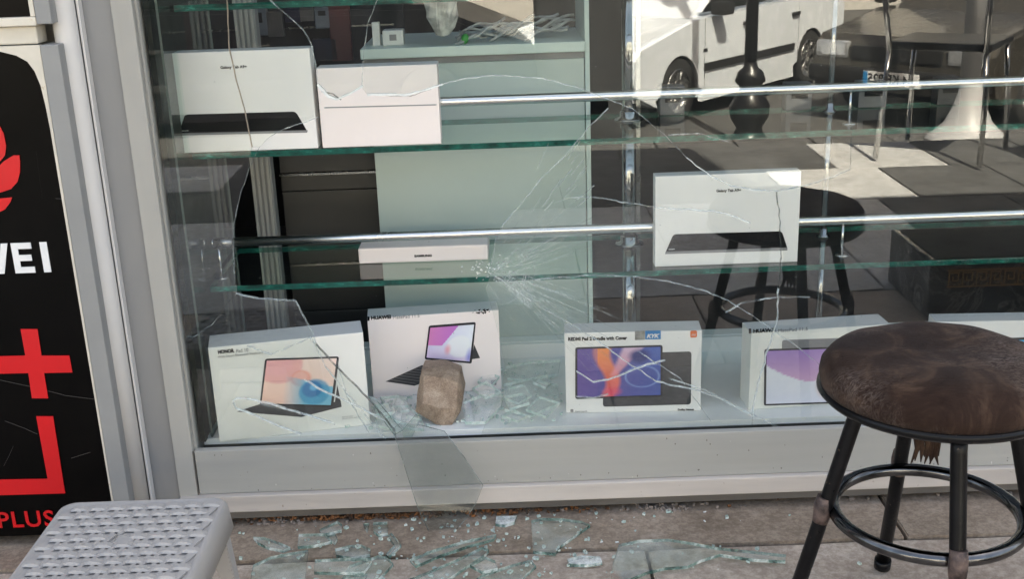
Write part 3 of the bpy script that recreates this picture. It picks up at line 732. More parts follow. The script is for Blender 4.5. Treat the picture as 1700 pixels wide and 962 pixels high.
# --- pad carton, second (behind the stone)
BL = at(620, 662, z=LZ); BR = at(833, 647, z=LZ)
def matepad(BL, BR, label, H, art, arrangement):
    t, W = carton('pad_box', BL, BR, LZ + .0006, H, .056, label, 'box_pink', top='box_grey')
    return t, W, front_uv(t, W)
t, W, fu = matepad(BL, BR, 'pinkish white carton picturing a tablet on its stand, with the stone leaning against it', .1665, None, None)
x_, z_ = fu(616, 531); ft(t, 'HUAWEI', .0098, x_, z_, 'ink', width=fu(649, 530)[0] - x_, bold=.0005)
x_, z_ = fu(652, 530); ft(t, 'MatePad 11.5', .0092, x_, z_, 'ink_grey', width=fu(696, 528)[0] - x_)
decal([fu(*q_) for q_ in ((610, 533), (613.5, 533), (613.5, 526), (610, 526))], 'ink', 'logo_mark', t)
decal([fu(*q_) for q_ in ((640, 634), (688, 641), (765, 614), (763, 611), (700, 607))], 'key', 'printed_keyboard', t, -.0001, .0003)
for k_ in range(7):
    a_ = k_ / 7; p1 = Vector(fu(648 + 8 * k_, 631 - 3.4 * k_)); p2 = Vector(fu(690 + 9 * k_, 637.5 - 3.7 * k_))
    decal([tuple(p1), tuple(p2), tuple(p2 + Vector((0, .0008))), tuple(p1 + Vector((0, .0008)))], 'ink_grey', 'key_row', t, -.0005, .0002)
decal([fu(*q_) for q_ in ((783, 597), (797, 595), (787, 572))], 'key', 'printed_stand', t, -.0001, .0003)
decal(rquad([fu(705, 597), fu(783, 604), fu(790, 535), fu(712, 541)], .004), 'bezel', 'printed_bezel', t, -.0004, .0004)
def art_mate(s_, t_):
    c_ = lin(hx(205, 205, 235), hx(232, 238, 248), s_)
    if t_ < .5: c_ = lin(c_, hx(222, 190, 225), (.5 - t_) * 1.2)
    d_ = math.hypot((s_ - .08) * 1.2, t_ - 1.06)
    if t_ > .42 and s_ < .32 + (t_ - .42) * .55 and d_ < .75: c_ = lin(hx(212, 130, 190), hx(188, 110, 205), s_ * 1.4)
    d_ = math.hypot((s_ - .72) * 1.1, t_ - .40); a_ = max(0, min(1, (.34 - d_) / .06)); c_ = lin(c_, hx(240, 244, 245), a_ * .7)
    d_ = math.hypot((s_ - .46) * 2.2, t_ - .30); a_ = max(0, min(1, (.2 - d_) / .15)); c_ = lin(c_, hx(236, 160, 175), a_ * .8)
    d_ = math.hypot((s_ - .97) * 3, t_ - .12); a_ = max(0, min(1, (.3 - d_) / .3)); c_ = lin(c_, hx(95, 110, 215), a_ * .8)
    return c_
picture(art_mate, 48, 40, [fu(708, 594), fu(779.5, 600.5), fu(787, 539), fu(714.5, 544.5)], t, -.0010)
decal([fu(*q_) for q_ in ((815, 640), (824, 639.5), (824, 631), (815, 631.5))], 'ink_grey', 'printed_mark', t)
for k_ in range(16):   # scribble of dark fragments at the top corner of the carton
    u_ = random.uniform(782, 817); v_ = 516 + random.uniform(-3, 4); s_ = random.uniform(1, 3)
    decal([fu(u_, v_), fu(u_ + s_ * 1.8, v_ - 1), fu(u_ + s_, v_ + s_)], 'ink', 'ink_scribble', t)
# --- third carton
BL = at(940, 687, z=LZ); BR = at(1163, 683, z=LZ)
t, W = carton('pad_box', BL, BR, LZ + .0006, .1605, .052, 'white carton with an orange square logo and blue sticker, right of the impact hole', top='box_grey')
fu = front_uv(t, W)
x_, z_ = fu(943, 566); ft(t, 'REDMI Pad 2 Bundle with Cover', .0088, x_, z_, 'ink', width=fu(1041, 562)[0] - x_, bold=.0005)
decal(rquad([fu(1146, 561), fu(1157, 560.5), fu(1157, 549), fu(1146, 549.5)], .003), 'orange', 'logo_mark', t)
x_, z_ = fu(1148, 558); ft(t, 'mi', .0075, x_, z_, 'sign_white').location.y = -.0006
decal([fu(*q_) for q_ in ((1071, 564), (1097, 563.5), (1097, 549), (1071, 549.5))], 'blue', 'sticker', t)
decal([fu(*q_) for q_ in ((1054, 565), (1070.6, 564.5), (1070.6, 549.5), (1054, 550))], 'silver', 'hologram_sticker', t)
x_, z_ = fu(1073.5, 561); o = ft(t, 'KYK', .0098, x_, z_, 'sign_white', shear=.3, width=fu(1095, 560)[0] - x_, bold=.0005); o.location.y = -.0006
x_, z_ = fu(1056, 558); ft(t, 'BTK', .004, x_, z_, 'ink_grey').location.y = -.0006
decal(rquad([fu(1001, 676), fu(1147, 672), fu(1148, 584), fu(1001, 588)], .006), 'key', 'printed_cover', t, -.0001, .0003)
decal(rquad([fu(955, 663), fu(1100, 659), fu(1100, 573), fu(955, 577)], .005), 'bezel', 'printed_bezel', t, -.0005, .0004)
def art_redmi(s_, t_):
    c_ = lin(hx(95, 72, 150), hx(60, 85, 165), s_); c_ = lin(c_, hx(75, 110, 190), max(0, t_ - .5) * max(0, s_ - .4) * 2)
    xr = .36 + .07 * math.sin(t_ * 5.2) ; d_ = abs(s_ - xr)
    a_ = max(0, min(1, (.10 + .03 * t_ - d_) / .05)); c_ = lin(c_, lin(hx(232, 90, 105), hx(250, 150, 85), t_), a_)
    if t_ > .42:
        d_ = abs((s_ - .40) - (t_ - .42) * .42 - .03); a_ = max(0, min(1, (.055 + (t_ - .42) * .16 - d_) / .05)); c_ = lin(c_, lin(hx(240, 140, 150), hx(235, 205, 225), (t_ - .42) * 1.6), a_ * .85)
    d_ = math.hypot((s_ - .75), (t_ - .82) * .9); a_ = max(0, min(1, (.16 - d_) / .08)); c_ = lin(c_, hx(40, 52, 120), a_)
    d_ = abs(math.hypot((s_ - .78) * 1.1, t_ - .40) - .22); a_ = max(0, min(1, (.02 - d_) / .02)); c_ = lin(c_, hx(150, 180, 235), a_ * .7)
    if s_ < .25: c_ = lin(c_, hx(105, 85, 160), .5)
    d_ = math.hypot((s_ - .42), (t_ - .1) * 1.2); a_ = max(0, min(1, (.14 - d_) / .1)); c_ = lin(c_, hx(235, 80, 110), a_ * .8)
    return c_
picture(art_redmi, 72, 48, [fu(958.5, 660), fu(1096.5, 656), fu(1096.5, 576), fu(958.5, 580)], t, -.0011)
x_, z_ = fu(955, 688 - 3); ft(t, 'Xiaomi HyperOS', .0045, x_, z_, 'ink_grey', width=.022)
decal(rquad([fu(947, 685), fu(952, 685), fu(952, 680), fu(947, 680)], .0015), 'ink_grey', 'printed_mark', t)
x_, z_ = fu(1125, 682); ft(t, 'Dolby Atmos', .0048, x_, z_, 'ink', width=.030, bold=.0002)
# --- fourth carton, partly behind the bar stool
BL = at(1243, 684, z=LZ); BL = Vector((.4325, .070, 0)); BR = Vector((.6930, .090, 0))
t, W = carton('pad_box', BL, BR, LZ + .0006, .153, .058, 'ivory white carton picturing a violet screen tablet, partly behind the bar stool', 'box_cream', top='box_grey')
fu = front_uv(t, W)
x_, z_ = fu(1250, 553); ft(t, 'HUAWEI', .0095, x_, z_, 'ink', width=fu(1287, 552)[0] - x_, bold=.0005)
x_, z_ = fu(1291, 552); ft(t, 'MatePad 11.5', .0092, x_, z_, 'ink_grey', width=fu(1340, 550)[0] - x_)
decal([fu(*q_) for q_ in ((1243, 554), (1247, 554), (1247, 546), (1243, 546))], 'ink', 'logo_mark', t)
decal(rquad([fu(1298, 600), fu(1440, 596), fu(1440, 560), fu(1298, 565)], .006), 'ink_grey', 'printed_back', t, -.0001, .0003)
decal(rquad([fu(1268, 674), fu(1452, 668), fu(1452, 574), fu(1269, 580)], .004), 'bezel', 'printed_bezel', t, -.0005, .0004)
def art_violet(s_, t_):
    c_ = lin(hx(222, 222, 236), hx(232, 236, 240), t_)
    edge_ = .40 + 1.3 * abs(s_ - .40) ** 1.5
    if t_ > edge_ and s_ < .72: c_ = lin(hx(214, 172, 205), hx(166, 132, 196), min(1, (t_ - .35) * 1.6))
    d_ = math.hypot((s_ - .56) * 2.6, (t_ - .32)); a_ = max(0, min(1, (.30 - d_) / .22)); c_ = lin(c_, hx(214, 160, 125), a_ * .8)
    d_ = math.hypot((s_ - .72) * 1.4, (t_ - .35)); a_ = max(0, min(1, (.28 - d_) / .1)); c_ = lin(c_, hx(205, 228, 220), a_ * .6)
    return c_
picture(art_violet, 56, 36, [fu(1271.5, 671), fu(1449, 665), fu(1449, 577), fu(1272.5, 583)], t, -.0011)
# --- fifth carton, right edge of the picture
BL = Vector((.778, .092, 0)); BR = Vector((1.04, .078, 0))
t, W = carton('pad_box', BL, BR, LZ + .0006, .153, .045, 'white carton with a sky blue screen picture at the right edge behind the seat', top='box_grey')
fu = front_uv(t, W)
x_, z_ = fu(1552, 555); ft(t, 'Pad Tablet with Cells', .0088, x_, z_, 'ink', width=fu(1630, 549)[0] - x_, bold=.0004)
decal(rquad([fu(1572, 682), fu(1745, 676), fu(1745, 559), fu(1572, 565)], .004), 'bezel', 'printed_bezel', t, -.0001, .0004)
def art_sky(s_, t_):
    c_ = lin(hx(205, 225, 235), hx(160, 205, 230), t_)
    d_ = abs((s_ - .5) - (t_ - .5) * .5); a_ = max(0, min(1, (.12 - d_) / .03)); return lin(c_, hx(60, 170, 215), a_)
picture(art_sky, 40, 30, [fu(1576, 679), fu(1741, 673), fu(1741, 563), fu(1576, 569)], t, -.0008)

# ================================================================== THE STONE
M['stone'] = stonemat('broken beige stone', (.20, .135, .09), (.40, .295, .215), (.60, .48, .37), 30)
outl = [(700, 612), (735, 611), (762, 621), (769, 652), (764, 685), (750, 708), (724, 706), (690, 684), (692, 660), (697, 628)]
fr_ = [at(u, v, y=.104 + (v - 612) / 100 * -.054) for u, v in outl]
b = MB(); bm = b.bm

# front ridge: the stone shows an upper face, a wide middle face and a lower broken face
ridge_u = [at(704, 624, y=.080), at(733, 627, y=.072), at(761, 636, y=.078)]
ridge_l = [at(702, 670, y=.055), at(729, 678, y=.045), at(757, 680, y=.052)]
bk = [q + Vector((.003, .050, -.004)) for q in fr_]
V_ = [bm.verts.new(q) for q in fr_]; RU = [bm.verts.new(q) for q in ridge_u]; RL = [bm.verts.new(q) for q in ridge_l]; BK = [bm.verts.new(q) for q in bk]
F_ = [(V_[0], V_[1], RU[1], RU[0]), (V_[1], V_[2], RU[2], RU[1]), (V_[2], V_[3], RU[2]), (V_[3], V_[4], RL[2], RU[2]), (V_[4], V_[5], RL[2]), (V_[5], V_[6], RL[1], RL[2]), (V_[6], V_[7], RL[0], RL[1]), (V_[7], V_[8], RL[0]), (V_[8], V_[9], RU[0], RL[0]), (V_[9], V_[0], RU[0]),
      (RU[0], RU[1], RL[1], RL[0]), (RU[1], RU[2], RL[2], RL[1])]
for f in F_: bm.faces.new(f)
n_ = len(V_)
for i in range(n_): bm.faces.new((V_[i], BK[i], BK[(i + 1) % n_], V_[(i + 1) % n_]))
bm.faces.new(BK)
bmesh.ops.recalc_face_normals(bm, faces=bm.faces[:]); bmesh.ops.triangulate(bm, faces=bm.faces[:])
bmesh.ops.bevel(bm, geom=bm.edges[:], offset=.0007, segments=1, affect='EDGES')
bmesh.ops.triangulate(bm, faces=bm.faces[:])
for k_ in range(2): bmesh.ops.subdivide_edges(bm, edges=[e for e in bm.edges if e.calc_length() > .004], cuts=1, use_grid_fill=True)
from mathutils import noise as mn
bm.normal_update()
for v_ in bm.verts:
    q_ = v_.co * 90; v_.co += v_.normal * (mn.noise(q_ * .6) * .0009 + mn.noise(q_ * 3.1) * .0009 + mn.noise(q_ * 7) * .0005)
stone = b.build('stone', 'stone'); tag(stone, 'beige brown broken stone block lying against the pinkish carton on the ledge', 'stone')

# ================================================================== WINDOW PANE, CRACKED
wp = thing('window_pane', (.6, 0, .15), 'large cracked shop window pane with a jagged hole around the impact', 'window pane', world=True)
T_ = .006
top = -420
P = {
 'crackH': [(372, top), (372, -100), (380, 80), (392, 135), (405, 180), (418, 245), (430, 245)],
}
c1 = [(440, top), (430, -160), (448, 0), (480, 28), (503, 50), (518, 78), (524, 110), (527, 140)]
c2 = [(660, top), (650, -100), (626, 0), (610, 40), (603, 90), (600, 145)]
c3 = [(610, 158), (640, 157), (672, 158), (700, 151), (735, 140)]
c4 = [(735, 140), (775, 130), (820, 125), (900, 130), (960, 146), (1010, 165)]
c5 = [(1010, 165), (1050, 180), (1105, 225), (1140, 262), (1180, 293), (1215, 310), (1250, 316), (1290, 318), (1340, 308), (1385, 294), (1412, 281), (1416, 150), (1560, 139), (1950, 122)]
holeA = [(1010, 180), (975, 214), (940, 258), (905, 290), (868, 335), (836, 372), (822, 400), (818, 430), (815, 455)]
c6 = [(815, 455), (848, 478), (880, 500), (930, 530), (985, 562), (1040, 602), (1090, 635), (1160, 650), (1205, 668), (1250, 692)]
c7 = [(1290, 318), (1296, 370), (1297, 420), (1293, 480), (1290, 535), (1282, 560), (1262, 630), (1252, 670), (1250, 692)]
cfr = [(528, 195), (500, 205), (472, 214), (450, 226), (430, 245)]
left_h = [(430, 245), (412, 282), (398, 325), (388, 370), (387, 405), (388, 450), (392, 488)]
cw = [(392, 488), (430, 497), (490, 500), (506, 530), (520, 555), (524, 572)]
cl = [(524, 572), (550, 602), (580, 632), (608, 660), (636, 692), (655, 716), (660, 758)]
wl = [(392, 488), (372, 510), (352, 540), (322, 560)]
hr = [(815, 455), (806, 480), (818, 520), (828, 560), (838, 610), (832, 650), (812, 690), (800, 720), (792, 757)]
pieces = {
 'a': [(212, top)] + [(372, top), (372, -100), (380, 80), (392, 135), (405, 180), (418, 245)] + [(412, 282), (398, 325), (388, 370), (387, 405), (388, 450), (392, 488)] + wl[1:] + [(306, 560), (286, 480), (224, 0)],
 'b': P['crackH'][::-1][1:][::-1][:0] + [(372, top), (440, top)] + c1[1:] + [(528, 195)] + cfr[1:] + [(418, 245), (405, 180), (392, 135), (380, 80), (372, -100)],
 'c': c1 + [(545, 158), (560, 165), (578, 158), (600, 145)] + c2[::-1][1:],
 'd': c2 + c3 + c4[1:] + c5[1:] + [(1950, top)],
 'e': [(1010, 165)] + c5[1:8] + c7[1:] + c6[::-1][1:-1] + [(815, 455)] + holeA[::-1][1:],
 'f': c5[7:] + [(1950, 705)] + [(1246, 745), (1250, 692)] + c7[::-1][1:-1],
 'g': [(815, 455)] + c6[1:] + [(1246, 745)] + hr[::-1][:-1],
 'h': wl + [(306, 560), (332, 765)] + [(660, 758)] + cl[::-1][1:] + cw[::-1][1:-1],
}
tilt = dict(a=0, b=.15, c=-.25, d=.0, e=.12, f=-.05, g=-.2, h=.1)
for k_, pl in pieces.items():
    q_ = []
    for u, v in pl:
        p3 = at(u, v, y=0); q_.append((p3.x, p3.z))
    q_ = [a_ for i, a_ in enumerate(q_) if (Vector(a_) - Vector(q_[i - 1])).length > 1e-4]
    q_ = inset(q_, .00035)
    b = MB(); b.prism([(x, 0, z_) for x, z_ in q_], (0, T_, 0), side=1)
    if tilt[k_]:
        cx = sum(a_[0] for a_ in q_) / len(q_); cz = max(a_[1] for a_ in q_)
        b.bm.transform(Matrix.Translation((cx, 0, cz)) @ Matrix.Rotation(rad(tilt[k_]), 4, 'Z') @ Matrix.Rotation(rad(tilt[k_] * .5), 4, 'X') @ Matrix.Translation((-cx, 0, -cz)))
    b.build('pane_piece', ['pane', 'pane_edge'], wp)
def jag(pl, amp=1.2, step=9):
    out = []
    for (a_, c_) in zip(pl, pl[1:]):
        L_ = math.hypot(c_[0] - a_[0], c_[1] - a_[1]); n = max(1, int(L_ / step))
        for i in range(n):
            s_ = i / n; out.append((a_[0] + (c_[0] - a_[0]) * s_ + random.uniform(-amp, amp) * (i > 0), a_[1] + (c_[1] - a_[1]) * s_ + random.uniform(-amp, amp) * (i > 0)))
    out.append(pl[-1]); return out
def ribbon(b, pl, w0, w1, y0=-.0007, y1=.0067):
    q_ = [at(u, v, y=0) for u, v in pl]; n = len(q_); L_, R_ = [], []
    for i in range(n):
        d_ = (q_[min(i + 1, n - 1)] - q_[max(i - 1, 0)]); d_.y = 0
        if d_.length < 1e-7: d_ = Vector((1, 0, 0))
        d_.normalize(); nr = Vector((-d_.z, 0, d_.x)); w_ = .62 * (w0 + (w1 - w0) * i / (n - 1)) * random.uniform(.6, 1.3) / 2
        L_.append(q_[i] + nr * w_); R_.append(q_[i] - nr * w_)
    vs = []
    for i in range(n):
        for q in (L_[i], R_[i]):
            vs.append(b.bm.verts.new((q.x, y0, q.z))); 
        for q in (L_[i], R_[i]):
            vs.append(b.bm.verts.new((q.x, y1, q.z)))
    for i in range(n - 1):
        a_ = vs[4 * i:4 * i + 4]; c_ = vs[4 * i + 4:4 * i + 8]
        for f in ((a_[0], c_[0], c_[1], a_[1]), (a_[2], a_[3], c_[3], c_[2]), (a_[0], a_[2], c_[2], c_[0]), (a_[1], c_[1], c_[3], a_[3])): b.bm.faces.new(f)
    b.bm.faces.new((vs[0], vs[1], vs[3], vs[2])); b.bm.faces.new((vs[-4], vs[-2], vs[-1], vs[-3]))
def crack(pl, w0=.0012, w1=.0008, mm='crack', amp=1.0):
    b = MB(); ribbon(b, jag(pl, amp), w0, w1); return b.build('crack', mm, wp)
crack([(372, -100), (380, 80), (392, 135), (405, 180), (418, 245)], .0009, .0009, mat('brownish crack', (.42, .33, .24), .5), .3)
crack(c1[1:], .0012, .0010, 'crack_fine')
crack([(527, 140), (545, 160), (560, 165), (580, 156), (602, 143)], .0062, .0052, 'crack_solid')
crack(c2[1:], .0010, .0009, 'crack_fine')
crack(c3, .0052, .0042, 'crack_solid')
crack([(640, 159), (680, 160), (716, 148)], .0012, .0012, 'crack_and_shadow')  # dark line drawn as shadow along the torn white edge
crack([(533, 152), (552, 156), (566, 166)], .0012, .0016, 'crack_and_shadow')  # another drawn shadow line, under the torn edge further left
crack(c4, .0016, .0010)
crack(c5[:4], .0012, .0010, 'crack_fine')
crack(c5[3:8], .0024, .0018); crack(c5[7:11], .0012, .0008, 'crack_fine')
crack(holeA, .0012, .0014, 'crack_fine')
crack(c6[:5], .0014, .0016, 'crack_fine'); crack(c6[4:], .0013, .0009)
crack(c7[:4], .0012, .0012, 'crack_and_shadow', 1.5); crack(c7[3:5], .0026, .002, 'crack', 2); crack(c7[4:], .0018, .0016, 'crack', 1.5)
crack(left_h, .0004, .0004, 'crack_fine'); crack(cfr, .0012, .0012, 'crack_fine')
crack(cw, .0010, .0012, 'crack_fine'); crack(cl, .0013, .0018, 'crack_and_shadow', .8); crack(wl, .0007, .0007, 'crack_fine')
crack([(928, 336), (945, 329), (985, 328), (1040, 337), (1095, 346)], .0012, .001, 'crack_fine')
crack([(1095, 346), (1150, 349), (1185, 351), (1215, 359), (1246, 371)], .0022, .0036)
crack([(880, 466), (985, 458), (1050, 460), (1110, 468), (1165, 482), (1210, 500), (1250, 525), (1290, 553), (1340, 590), (1400, 640)], .0008, .0014, 'crack_fine')
crack([(1205, 520), (1230, 505), (1290, 495), (1345, 494)], .0008, .0008, 'crack_fine')
crack([(1110, 225), (1160, 222), (1210, 236)], .0008, .0006, 'crack_fine')
crack([(957, 618), (985, 636), (1010, 632), (1045, 618), (1075, 606), (1105, 600)], .0010, .0014)
crack([(957, 660), (985, 662), (1010, 656)], .0018, .0012, 'crack_fine')
crack([(1110, 630), (1165, 646), (1250, 690), (1310, 720)], .0012, .0010, 'crack_fine')
crack([(1060, 585), (1130, 630), (1180, 700)], .0008, .0008, 'crack_fine')
crack([(560, 600), (575, 660), (600, 700), (612, 720)], .0006, .0006, 'crack_fine')
# curved fracture edges in front of the first pad carton
for pl, a_, c_ in (([(386, 668), (392, 663), (412, 664), (450, 672), (500, 688), (552, 704)], .0026, .0018), ([(386, 668), (392, 680), (420, 690), (470, 712), (500, 722)], .0020, .0014),
                   ([(432, 672), (470, 680), (520, 694), (556, 706)], .0014, .0012), ([(505, 632), (535, 650), (585, 672), (640, 700)], .0016, .0012),
                   ([(512, 560), (522, 572), (540, 610), (580, 660), (640, 730)], .0008, .001), ([(410, 575), (450, 590), (520, 560)], .0009, .0006)):
    crack(pl, a_, c_, 'crack' if a_ > .0015 else 'crack_fine', .6)
# fine rays out of the impact point, one stuff part each side
b = MB()
for i in range(115):
    a_ = random.gauss(0, 1); ang = rad(random.choice((random.gauss(-30, 12), random.gauss(26, 13), random.gauss(32, 10))))
    L_ = random.uniform(40, 165) * (1.3 if random.random() < .2 else 1); s0 = random.uniform(5, 70); ox, oy = 818 + random.gauss(0, 8), 452 + random.gauss(0, 7)
    p0 = (ox + s0 * math.cos(ang), oy + s0 * math.sin(ang)); p1 = (ox + (s0 + L_) * math.cos(ang), oy + (s0 + L_) * math.sin(ang + .03))
    ribbon(b, jag([p0, p1], .5, 14), .0006, .0003, -.0003, .0004)
for i in range(14):
    ang = rad(random.gauss(-52, 9)); s0 = random.uniform(100, 230); L_ = random.uniform(20, 50)
    p0 = (818 + s0 * math.cos(ang), 452 + s0 * math.sin(ang)); p1 = (818 + (s0 + L_) * math.cos(ang), 452 + (s0 + L_) * math.sin(ang)); ribbon(b, [p0, p1], .0006, .0004)
tag(b.build('fracture_rays', 'crack_fine', wp), kind='stuff')
b = MB()
for i in range(150):
    q = at(822 + abs(random.gauss(0, 24)) * random.choice((1, 1, -.6)), 448 + random.gauss(0, 12), y=.0); s_ = random.uniform(.0006, .0026); a0 = random.uniform(0, 6.28); n_ = random.choice((3, 4, 5))
    b.prism([(q.x + s_ * math.cos(a0 + 6.28 * j / n_) * random.uniform(.4, 1.4), -.0008 - .00001 * (i % 40), q.z + s_ * .6 * math.sin(a0 + 6.28 * j / n_) * random.uniform(.4, 1.4)) for j in range(n_)], (0, .0006, 0))
tag(b.build('crushed_flakes', 'crack_fine', wp), kind='stuff')
b = MB()
for i in range(26):
    R1 = random.uniform(12, 78); a0 = rad(random.uniform(-45, 45)); a1 = a0 + rad(random.uniform(10, 26))
    ribbon(b, jag([(816 + R1 * math.cos(a0 + (a1 - a0) * j / 4), 452 + R1 * .9 * math.sin(a0 + (a1 - a0) * j / 4)) for j in range(5)], .8, 6), .0007, .0005, -.0009, -.0002)
for i in range(40):
    q = at(806 + random.gauss(0, 18), 447 + random.gauss(0, 9), y=.0); s_ = random.uniform(.0005, .0016)
    b.box((q.x - s_, -.0012, q.z - s_ * .5), (q.x + s_, .003, q.z + s_ * .5))
tag(b.build('crushed_glass', 'crack', wp), kind='stuff')
# dried splashes and dust specks on the pane
b = MB()
for i in range(130):
    q = at(random.uniform(340, 1680), random.uniform(20, 740), y=0); r_ = random.uniform(.0003, .0009)
    b.prism([(q.x + r_ * math.cos(k_ * PI / 3), -.0011, q.z + r_ * math.sin(k_ * PI / 3)) for k_ in range(6)], (0, .0004, 0))
tag(b.build('dust_specks', 'crack_fine', wp), kind='stuff')

# ================================================================== SHARDS
def shard(pl, label, z=.004, th=.006, tiltv=(0, 0), on='ground', group=None, mm='shardglass', cat='glass shard', zs=None):
    q_ = []
    for u, v in pl:
        p3 = at(u, v, z=z); q_.append((p3.x, p3.y))
    cx = sum(a_[0] for a_ in q_) / len(q_); cy = sum(a_[1] for a_ in q_) / len(q_)
    b = MB(); b.prism([(x, y, z - th) for x, y in q_], (0, 0, th), side=1)
    if tiltv != (0, 0):
        mn_ = min(v_.co.z for v_ in b.bm.verts)
        b.bm.transform(Matrix.Translation((cx, cy, z)) @ Matrix.Rotation(rad(tiltv[0]), 4, 'X') @ Matrix.Rotation(rad(tiltv[1]), 4, 'Y') @ Matrix.Translation((-cx, -cy, -z)))
        dz = mn_ - min(v_.co.z for v_ in b.bm.verts)
        b.bm.transform(Matrix.Translation((0, 0, dz)))
    return tag(b.build('glass_shard', [mm, 'crumb_edge' if mm == 'clearshard' else 'edge_thin']), label, cat, group)
G = 'glass shards on the pavement'
Z_ = .0062
shard([(882, 866), (900, 862), (935, 863), (965, 867), (980, 873), (963, 884), (945, 897), (932, 906), (922, 919), (885, 916)], 'wedge shaped clear shard lying alone in the middle of the stone step', Z_, tiltv=(.8, 0), group=G)
shard([(1028, 905), (1060, 898), (1110, 896), (1150, 902), (1190, 910), (1250, 916), (1305, 922), (1304, 932), (1250, 929), (1195, 921), (1165, 930), (1140, 941), (1105, 943), (1075, 950), (1045, 962), (1014, 964), (1018, 935)], 'long clear shard with a thin tail reaching towards the bar stool', .010, tiltv=(.4, 0), group=G)
shard([(420, 892), (440, 893), (466, 902), (482, 909), (470, 914), (444, 909), (428, 901)], 'almond shaped shard farthest left, by the grey stool', Z_, group=G)
shard([(496, 888), (538, 887), (551, 899), (520, 906), (494, 908)], 'squarish pale shard right of the almond shaped one', Z_ + .0065, group=G, tiltv=(1, 0))
shard([(416, 962), (420, 940), (450, 926), (486, 919), (512, 915), (509, 935), (505, 975), (412, 975)], 'big curved shard at the bottom edge beside the grey stool', Z_, group=G, tiltv=(.6, .4))
shard([(523, 930), (560, 928), (615, 927), (617, 933), (604, 950), (555, 951), (521, 950)], 'rectangular shard lying on top of a larger pale one', .0145, group=G)
shard([(560, 975), (580, 940), (628, 923), (640, 925), (653, 936), (640, 950), (622, 968), (618, 980)], 'pale shard partly under the rectangular one', Z_ + .0005, group=G, tiltv=(0, .4))
shard([(556, 912), (580, 906), (600, 905), (615, 912), (614, 921), (585, 926), (558, 922)], 'faint oval shard above the rectangular one', Z_, group=G)
shard([(530, 881), (560, 868), (568, 872), (567, 880), (545, 886), (533, 888)], 'small bright sliver beneath the left part of the frame', Z_ + .004, group=G, tiltv=(4, 3))
shard([(541, 889), (556, 886), (560, 894), (556, 901), (546, 896)], 'tiny sparkling chip touching the squarish pale shard', Z_, group=G)
shard([(824, 858), (858, 857), (854, 867), (838, 872), (822, 870)], 'small white frosted fragment near the frame foot', Z_, group=G, mm='crack')
shard([(942, 929), (965, 923), (996, 925), (1000, 934), (975, 938), (945, 937)], 'white frosted flake below the wedge shaped shard', Z_, group=G, mm='crack')
shard([(640, 978), (700, 955), (760, 930), (800, 911), (812, 915), (806, 922), (770, 945), (740, 965), (730, 985)], 'long diagonal shard in the centre of the heap at the bottom', Z_ + .002, group=G, tiltv=(1, 0))
shard([(680, 930), (720, 915), (770, 902), (824, 892), (820, 899), (775, 910), (730, 924), (690, 940)], 'narrow blade of glass above the long diagonal shard', .014, group=G, tiltv=(2, -1))
shard([(780, 940), (806, 926), (822, 932), (826, 944), (800, 950)], 'small dark shard on the long diagonal one', .0195, group=G, tiltv=(1, 2))
shard([(760, 985), (800, 955), (850, 938), (880, 930), (890, 940), (872, 955), (850, 985)], 'pale shard at the bottom edge right of the heap', Z_ + .001, group=G)
shard([(603, 870), (613, 869), (609, 882)], 'tiny triangular chip near the rust flakes', Z_, group=G)
shard([(619, 868), (643, 867), (644, 886), (628, 888), (620, 882)], 'small square clear chip left of the hanging shard', Z_, group=G)
shard([(650, 885), (666, 905), (645, 925), (640, 921), (655, 905), (644, 890)], 'hook shaped sliver right of the faint oval shard', Z_, group=G)
shard([(560, 975), (575, 955), (610, 953), (600, 975)], 'shard fragment at the bottom edge under the rectangular one', Z_ + .0002, group=G)
b = MB()
for i in range(46):
    x_, y_ = random.gauss(-.08, .24), random.uniform(-.26, -.035); s_ = random.uniform(.001, .0032)
    b.box((-s_, -s_ * .4, 0), (s_, s_ * .5, s_ * .5), 0, Matrix.Translation((x_, y_, .001)) @ Matrix.Rotation(random.uniform(0, 3), 4, 'Z') @ Matrix.Rotation(random.uniform(-.4, .4), 4, 'X'))
tag(b.build('glint_grit', 'crack'), 'white glass grit put in for glints, scattered between the shards on the step', 'glass grit', kind='stuff')  # white chips put in as glints among the shards
# crumbs of glass on the pavement and the ledge
def gcrumbs(name, n, fn, smin, smax, label, mm='clearshard'):
    b = MB()
    for i in range(n):
        c_ = Vector(fn()); s_ = random.uniform(smin, smax); a_ = random.uniform(0, 6.28); k_ = random.choice((3, 4, 4, 5))
        tl = random.uniform(-.25, .25)
        pts = [c_ + Vector((math.cos(a_ + 6.28 * j / k_) * s_ * random.uniform(.5, 1.3), math.sin(a_ + 6.28 * j / k_) * s_ * random.uniform(.5, 1.3), 0)) for j in range(k_)]
        for q in pts: q.z += tl * (q.x - c_.x)
        b.prism(pts, (0, 0, min(.004, s_ * .9)), side=1)
    return tag(b.build(name, [mm, 'crumb_edge']), label, 'glass crumbs', kind='stuff')
gcrumbs('glass_crumbs', 260, lambda: (random.gauss(-.12, .26), random.uniform(-.30, -.03), .0015), .0008, .005, 'glass crumbs scattered over the stone step in front of the window')
gcrumbs('ledge_crumbs', 300, lambda: (random.choice((random.gauss(-.20, .06), random.gauss(-.02, .05), random.uniform(-.27, .09))), random.uniform(.045, .34), LZ + .0015), .0008, .005, 'crushed green glass strewn over the ledge around the stone')
LG = 'broken glass pieces on the ledge'
